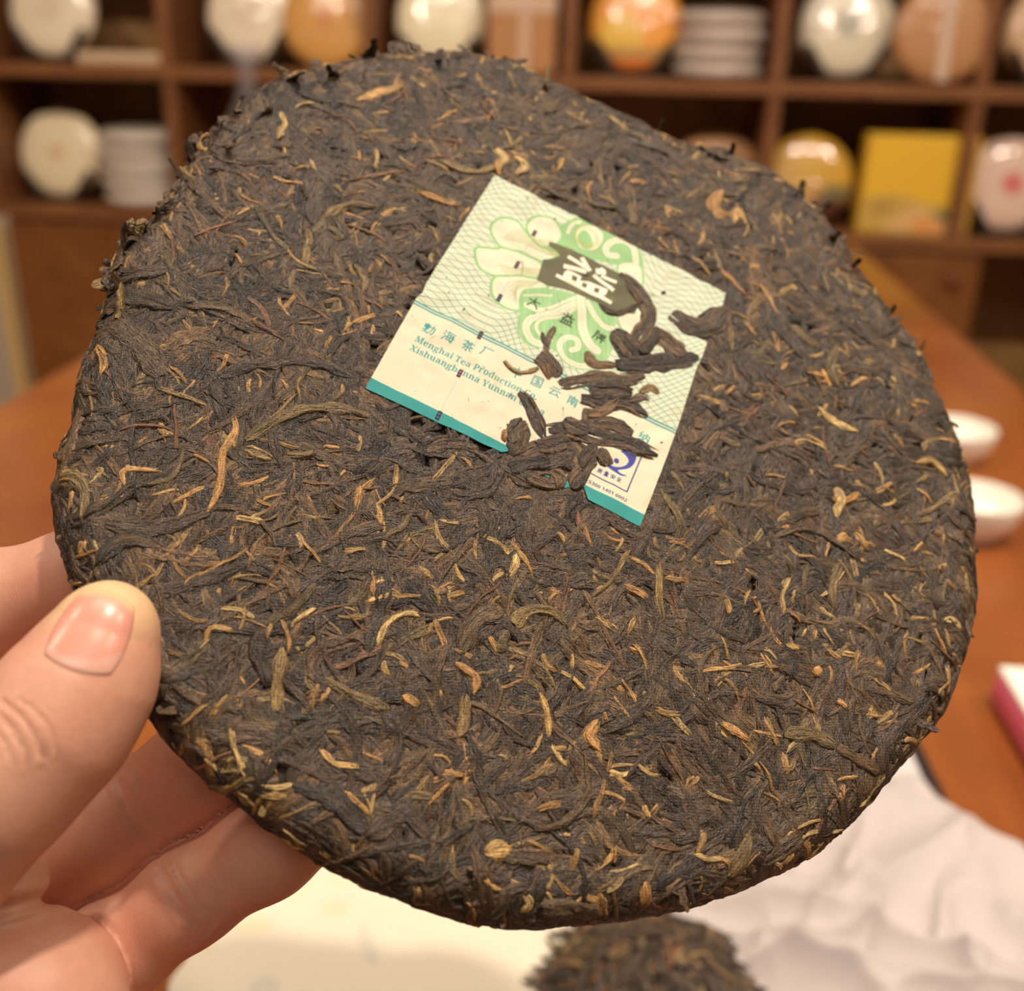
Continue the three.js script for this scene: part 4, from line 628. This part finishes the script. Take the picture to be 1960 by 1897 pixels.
// ---------- the hand that holds the cake ----------
// surface nets over a signed distance; empty blocks are skipped
function meshField(sdf, lo, hi, cell) {
  const nx = Math.ceil((hi.x - lo.x) / cell), ny = Math.ceil((hi.y - lo.y) / cell), nz = Math.ceil((hi.z - lo.z) / cell), B = 8, F0 = new Float32Array((nx + 1) * (ny + 1) * (nz + 1)).fill(1), id = (i, j, k) => (k * (ny + 1) + j) * (nx + 1) + i;
  for (let k = 0; k <= nz; k += B) for (let j = 0; j <= ny; j += B) for (let i = 0; i <= nx; i += B) {
    const d = sdf(lo.x + (i + B / 2) * cell, lo.y + (j + B / 2) * cell, lo.z + (k + B / 2) * cell), far = B * cell * 0.95 + 0.004;
    const kk = Math.min(nz, k + B - 1), jj = Math.min(ny, j + B - 1), ii = Math.min(nx, i + B - 1);
    for (let c = k; c <= kk; c++) for (let b = j; b <= jj; b++) for (let a = i; a <= ii; a++) F0[id(a, b, c)] = Math.abs(d) > far ? d : sdf(lo.x + a * cell, lo.y + b * cell, lo.z + c * cell);
  }
  const pos = [], vid = new Int32Array(nx * ny * nz).fill(-1), vi = (i, j, k) => (k * ny + j) * nx + i, idx = [];
  for (let k = 0; k < nz; k++) for (let j = 0; j < ny; j++) for (let i = 0; i < nx; i++) {
    let m = 0, x = 0, y = 0, z = 0, n = 0; const v = [];
    for (let c = 0; c < 8; c++) { const f = F0[id(i + (c & 1), j + (c >> 1 & 1), k + (c >> 2))]; v.push(f); if (f < 0) m |= 1 << c; }
    if (m === 0 || m === 255) continue;
    for (let c = 0; c < 8; c++) for (const b of [1, 2, 4]) { const e = c ^ b; if (e < c || (m >> c & 1) === (m >> e & 1)) continue; const t = v[c] / (v[c] - v[e]); x += (c & 1) + (b === 1 ? t : 0); y += (c >> 1 & 1) + (b === 2 ? t : 0); z += (c >> 2) + (b === 4 ? t : 0); n++; }
    vid[vi(i, j, k)] = pos.length / 3; pos.push(lo.x + (i + x / n) * cell, lo.y + (j + y / n) * cell, lo.z + (k + z / n) * cell);
  }
  const quad = (a, b, c, d, flip) => flip ? idx.push(a, c, b, b, c, d) : idx.push(a, b, c, b, d, c);
  for (let k = 1; k < nz; k++) for (let j = 1; j < ny; j++) for (let i = 1; i < nx; i++) {
    const f = F0[id(i, j, k)] < 0;
    if (f !== F0[id(i + 1, j, k)] < 0) quad(vid[vi(i, j - 1, k - 1)], vid[vi(i, j, k - 1)], vid[vi(i, j - 1, k)], vid[vi(i, j, k)], !f);
    if (f !== F0[id(i, j + 1, k)] < 0) quad(vid[vi(i - 1, j, k - 1)], vid[vi(i, j, k - 1)], vid[vi(i - 1, j, k)], vid[vi(i, j, k)], f);
    if (f !== F0[id(i, j, k + 1)] < 0) quad(vid[vi(i - 1, j - 1, k)], vid[vi(i, j - 1, k)], vid[vi(i - 1, j, k)], vid[vi(i, j, k)], !f);
  }
  const g = new THREE.BufferGeometry(); g.setAttribute('position', new THREE.Float32BufferAttribute(pos, 3)); g.setIndex(idx); g.computeVertexNormals();
  return g;
}
const cone = (x, y, z, A, B) => {                  // tapered capsule
  const bx = B.x - A.x, by = B.y - A.y, bz = B.z - A.z, px = x - A.x, py = y - A.y, pz = z - A.z, t = clamp((px * bx + py * by + pz * bz) / (bx * bx + by * by + bz * bz), 0, 1);
  return Math.hypot(px - t * bx, py - t * by, pz - t * bz) - lerp(A.r, B.r, t);
};
const smin = (a, b, k) => { const h = Math.max(k - Math.abs(a - b), 0) / k; return Math.min(a, b) - h * h * k * 0.25; };
const J = (px, py, d, r) => Object.assign(camPoint(px, py, d), { r });
const CHAINS = {
  thumb: [J(207, 1203, 0.1742, 0.0079), J(166, 1296, 0.1726, 0.0100), J(98, 1392, 0.1700, 0.0112), J(-20, 1500, 0.1680, 0.0124), J(-180, 1640, 0.1680, 0.0150), J(-480, 1960, 0.1720, 0.0190)],
  index: [J(330, 1050, 0.2070, 0.0082), J(150, 1112, 0.2110, 0.0098), J(-30, 1168, 0.2130, 0.0112), J(-160, 1240, 0.2120, 0.0112), J(-380, 1600, 0.2060, 0.0120)],
  middle: [J(540, 1372, 0.2010, 0.0085), J(390, 1468, 0.2060, 0.0099), J(215, 1588, 0.2070, 0.0104), J(40, 1708, 0.2090, 0.0108), J(-300, 1860, 0.2060, 0.0120)],
  ring: [J(660, 1522, 0.1960, 0.0080), J(510, 1622, 0.2005, 0.0090), J(360, 1716, 0.2010, 0.0089), J(225, 1812, 0.2025, 0.0098), J(60, 1940, 0.2060, 0.0104), J(-200, 2060, 0.1950, 0.0115)],
  little: [J(560, 1990, 0.1960, 0.0070), J(420, 2040, 0.1990, 0.0078), J(240, 2110, 0.1980, 0.0085), J(20, 2220, 0.1940, 0.0095), J(-160, 2260, 0.1880, 0.0110)],
};
const PALM = [[J(-160, 1900, 0.180, 0.0165), J(52, 1930, 0.1850, 0.0168)], [J(-180, 1700, 0.184, 0.0100), J(2, 1690, 0.1850, 0.0077)], [J(-380, 1640, 0.200, 0.014), J(-300, 1880, 0.198, 0.015)], [J(-300, 1880, 0.198, 0.015), J(-200, 2080, 0.190, 0.015)], [J(-200, 2080, 0.190, 0.015), J(-160, 2260, 0.182, 0.014)], [J(-340, 1800, 0.190, 0.018), J(-720, 2260, 0.178, 0.022)], [J(-200, 2120, 0.186, 0.018), J(-700, 2400, 0.172, 0.022)], [J(-480, 1960, 0.172, 0.019), J(-720, 2280, 0.176, 0.022)], [J(-710, 2330, 0.175, 0.026), J(-1500, 3300, 0.150, 0.034)]];
const chainDist = (c, x, y, z, k) => { let d = 1; for (let i = 0; i < c.length - 1; i++) d = i ? smin(d, cone(x, y, z, c[i], c[i + 1]), k) : cone(x, y, z, c[0], c[1]); return d; };
// creases as polylines in pixels: [part, depth, width in px, points]
const CREASE = [['thumb', 0.00017, 6, [[2, 1343], [40, 1372], [66, 1412], [76, 1452]]], ['thumb', 0.00015, 6, [[0, 1372], [22, 1398], [44, 1440], [48, 1468]]], ['thumb', 0.00010, 5, [[30, 1338], [70, 1362], [96, 1400], [104, 1440]]], ['thumb', 0.00010, 5, [[-10, 1400], [10, 1430], [22, 1470]]],
  ['ring', 0.00040, 8, [[302, 1642], [320, 1690], [352, 1744], [392, 1786]]], ['ring', 0.00030, 7, [[318, 1632], [340, 1676], [372, 1724], [410, 1766]]], ['ring', 0.00025, 6, [[296, 1668], [318, 1716], [346, 1760]]], ['middle', 0.00035, 9, [[228, 1500], [248, 1560], [290, 1610]]], ['palm', 0.0008, 12, [[-40, 1752], [0, 1740], [50, 1726], [110, 1712]]]];
const segDist = (x, y, l) => { let m = 1e9; for (let i = 0; i < l.length - 1; i++) { const [a, b] = l[i], [p, q] = l[i + 1], t = clamp(((x - a) * (p - a) + (y - b) * (q - b)) / ((p - a) ** 2 + (q - b) ** 2), 0, 1); m = Math.min(m, Math.hypot(x - a - t * (p - a), y - b - t * (q - b))); } return m; };
const creaseAt = (part, x, y, z) => { let s = 0; const px = W / 2 + x / -z * FL, py = H / 2 - y / -z * FL; for (const [n, d, w, l] of CREASE) if (n === part) { const q = segDist(px, py, l) / w; if (q < 3) s += d * (Math.exp(-q * q) - 0.35 * Math.exp(-((q - 1.9) ** 2) * 1.4)); } return s; };
function handSDF(x, y, z, fine = true) {
  const p = {}; for (const n in CHAINS) p[n] = chainDist(CHAINS[n], x, y, z, n === 'thumb' ? 0.006 : 0.004);
  let palm = 1; PALM.forEach(([a, b], i) => { palm = smin(palm, cone(x, y, z, a, b), i < 2 ? 0.0035 : 0.010); });
  if (fine) for (const n of ['thumb', 'ring', 'middle']) if (Math.abs(p[n]) < 0.002) p[n] += creaseAt(n, x, y, z);
  if (fine && Math.abs(palm) < 0.002) palm += creaseAt('palm', x, y, z);
  let f = Math.min(p.index, p.middle, p.ring, p.little); f = smin(f, palm, 0.0004);
  // fingers and thumb flow into the hand where the frame does not look
  return smin(f, p.thumb, 0.0012);
}
{
  const hand = new THREE.Group(); hand.name = 'hand'; scene.add(hand);
  hand.position.copy(camera.position); hand.quaternion.copy(camera.quaternion);
  const base = camPoint(-300, 1900, 0.19); hand.position.copy(base.clone().applyMatrix4(camera.matrixWorld));
  tag(hand, 'bare left hand holding the large tea cake at its lower left edge, thumb in front', 'hand');
  const near = meshField((x, y, z) => handSDF(x, y, z), V(-0.235, -0.226, -0.236), V(-0.015, 0.006, -0.104), 0.0009);
  { const p = near.attributes.position, n = near.attributes.normal, e = 0.00022; for (let i = 0; i < p.count; i++) { const x = p.getX(i), y = p.getY(i), z = p.getZ(i), a = handSDF(x + e, y - e, z - e), b = handSDF(x - e, y - e, z + e), c = handSDF(x - e, y + e, z - e), d = handSDF(x + e, y + e, z + e), v = V(a - b - c + d, -a - b + c + d, -a + b - c + d).normalize(); n.setXYZ(i, v.x, v.y, v.z); } }
  near.translate(-base.x, -base.y, -base.z);
  const pos = near.attributes.position, col = new Float32Array(pos.count * 3), uv = new Float32Array(pos.count * 2), cc = new THREE.Color(), skin = C(228, 178, 148), red = C(214, 138, 116), yel = C(238, 204, 152);
  for (let i = 0; i < pos.count; i++) {
    const x = pos.getX(i) + base.x, y = pos.getY(i) + base.y, z = pos.getZ(i) + base.z;
    const T = CHAINS.thumb, dt = Math.hypot(x - T[0].x, y - T[0].y - 0.004, z - T[0].z);
    cc.copy(skin).lerp(red, clamp(0.42 + 0.55 * fbm(x * 60 + 5, y * 60, z * 60, 3), 0, 0.9));
    cc.lerp(yel, 0.75 * smooth(0.013, 0.005, dt));
    const s = 1 + 0.05 * noise(x * 900, y * 900, z * 900); col.set([cc.r * s, cc.g * s, cc.b * s], i * 3); uv.set([(x + z * 0.7) / 0.03, y / 0.03], i * 2);
  }
  near.setAttribute('color', new THREE.BufferAttribute(col, 3)); near.setAttribute('uv', new THREE.BufferAttribute(uv, 2));
  const skinBump = dataTex(512, 512, (u, v) => { const k = 150 - 90 * Math.abs(noise(u * 60, v * 60 + 3 * noise(u * 9, v * 9), 2)) - 50 * Math.abs(noise(u * 130 + v * 40, v * 110, 4)) + 20 * noise(u * 220, v * 220, 6); return [k, k, k]; }, false);
  const skinMat = phys(0xffffff, 0.48, { vertexColors: true, bumpMap: skinBump, bumpScale: 0.00006, sheen: 0.25, sheenColor: C(255, 150, 120), sheenRoughness: 0.5 });
  mesh('skin', near, skinMat, hand);
  // thumb nail: laid on the thumb, seen from the side it faces
  const ray = (px, py) => { const d = camPoint(px, py, 1).normalize(); let t = 0.14; for (let k = 0; k < 80; k++) { const q = d.clone().multiplyScalar(t), f = handSDF(q.x, q.y, q.z, false); t += f * 0.8; if (Math.abs(f) < 0.00002) break; } return d.multiplyScalar(t); };
  const q0 = [58, 1264], q1 = [222, 1314], q2 = [276, 1148], q3 = [156, 1112], n = 26, P = [], K = [], I = [];
  const e = 0.0005, grad = (p) => V(handSDF(p.x + e, p.y, p.z, false) - handSDF(p.x - e, p.y, p.z, false), handSDF(p.x, p.y + e, p.z, false) - handSDF(p.x, p.y - e, p.z, false), handSDF(p.x, p.y, p.z + e, false) - handSDF(p.x, p.y, p.z - e, false)).normalize();
  for (let j = 0; j <= n; j++) for (let i = 0; i <= n; i++) {
    // rounded square: ends of the nail are arcs
    let s = i / n * 2 - 1, t = j / n * 2 - 1; const S = s * Math.sqrt(1 - t * t * 0.34), T = t * Math.sqrt(1 - s * s * 0.34), a = (S + 1) / 2, b = (T + 1) / 2;
    const px = lerp(lerp(q0[0], q1[0], a), lerp(q3[0], q2[0], a), b), py = lerp(lerp(q0[1], q1[1], a), lerp(q3[1], q2[1], a), b), p = ray(px, py), g = grad(p), edge = Math.max(Math.abs(s), Math.abs(t));
    p.addScaledVector(g, edge > 0.99 ? -0.00022 : 0.00032 * (1 - edge ** 6) + 0.00012).sub(base); P.push(p.x, p.y, p.z);
    const lun = smooth(-0.66, -0.8, t - 0.3 * (s + 0.3) * (s + 0.3)), tip = smooth(0.72, 0.9, t + 0.1 * s * s); cc.copy(C(228, 158, 136)).lerp(C(238, 196, 178), lun * 0.5).lerp(C(240, 204, 150), tip * 0.8); K.push(cc.r, cc.g, cc.b);
  }
  for (let j = 0; j < n; j++) for (let i = 0; i < n; i++) { const a = j * (n + 1) + i, b = a + 1, c = a + n + 1, d = c + 1; I.push(a, b, c, b, d, c); }
  const ng = new THREE.BufferGeometry(); ng.setAttribute('position', new THREE.Float32BufferAttribute(P, 3)); ng.setAttribute('color', new THREE.Float32BufferAttribute(K, 3)); ng.setIndex(I); ng.computeVertexNormals();
  mesh('thumb_nail', ng, phys(0xffffff, 0.32, { vertexColors: true, clearcoat: 0.25, clearcoatRoughness: 0.25, side: THREE.DoubleSide }), hand);
}
// ---------- loose tea leaves heaped on the wrapper ----------
{
  const c = onLevel(1280, 1925, TABLE), pos = [], col = [], idx = [], geos = [];
  const H0 = (x, z) => { const r = Math.hypot(x * (1 + 0.15 * noise(Math.atan2(z, x) * 2, 4)), z); return 0.031 * Math.max(0, 1 - (r / 0.045) ** 1.35); };
  const heap = new THREE.Group();
  for (let i = 0; i < 1500; i++) {
    const r = 0.047 * Math.sqrt(rnd()) * (rnd() < 0.06 ? 1.25 : 1), a = rnd() * 6.2831853, x = r * Math.cos(a), z = r * Math.sin(a), L = rr(0.006, 0.016), hw = rr(0.0006, 0.0016), dir = rnd() * 6.2831853, lift = gauss() * 0.3, bend = gauss() * 0.6, n = 7, m = 6, k = rnd(), tone = pick(k < 0.78 ? TONES.dark : k < 0.92 ? TONES.brown : k < 0.96 ? TONES.red : TONES.olive), o = pos.length / 3;
    let p = V(x, H0(x, z) + rr(0.001, 0.004), z), ang = dir;
    for (let s = 0; s <= n; s++) {
      const t = s / n, w = hw * (0.35 + 0.65 * Math.sin(Math.PI * clamp(t, 0.06, 0.94))) * (s === 0 || s === n ? 0.3 : 1), dx = Math.cos(ang), dz = Math.sin(ang);
      for (let q = 0; q < m; q++) { const b = q / m * 6.2831853; pos.push(p.x - dz * Math.cos(b) * w, Math.max(0.0022, p.y + Math.sin(b) * w * 0.55), p.z + dx * Math.cos(b) * w); const g = 1 + 0.25 * noise(s * 0.8 + i, q); col.push(tone.r * g * 0.6, tone.g * g * 0.6, tone.b * g * 0.6); }
      ang += bend / n; p = p.clone().add(V(dx * L / n, 0, dz * L / n)); p.y = lerp(p.y + lift * L / n, H0(p.x, p.z) + 0.002, 0.5);
    }
    for (let s = 0; s < n; s++) for (let q = 0; q < m; q++) { const a0 = o + s * m + q, b0 = o + s * m + (q + 1) % m; idx.push(a0, b0, a0 + m, b0, b0 + m, a0 + m); }
  }
  const g = new THREE.BufferGeometry(); g.setAttribute('position', new THREE.Float32BufferAttribute(pos, 3)); g.setAttribute('color', new THREE.Float32BufferAttribute(col, 3)); g.setIndex(idx); g.computeVertexNormals();
  const cone0 = new THREE.CylinderGeometry(0.001, 0.05, 0.029, 40, 12), q = cone0.attributes.position, cc = [];
  for (let i = 0; i < q.count; i++) { const y = (q.getY(i) + 0.0145) / 0.029; q.setY(i, Math.max(0.0022, H0(q.getX(i), q.getZ(i)) - 0.001)); cc.push(0.03, 0.022, 0.015); }
  cone0.setAttribute('color', new THREE.Float32BufferAttribute(cc, 3)); cone0.deleteAttribute('uv'); cone0.computeVertexNormals();
  const m = mesh('loose_tea', mergeGeometries([g, cone0]), std(0xffffff, 0.65, { vertexColors: true }));
  m.position.copy(c); m.position.y = TABLE + 0.0012;
  tag(m, 'small heap of loose dark tea leaves on the edge of the white wrapping paper', 'tea leaves', null, 'stuff');
}
renderer.render(scene, camera);
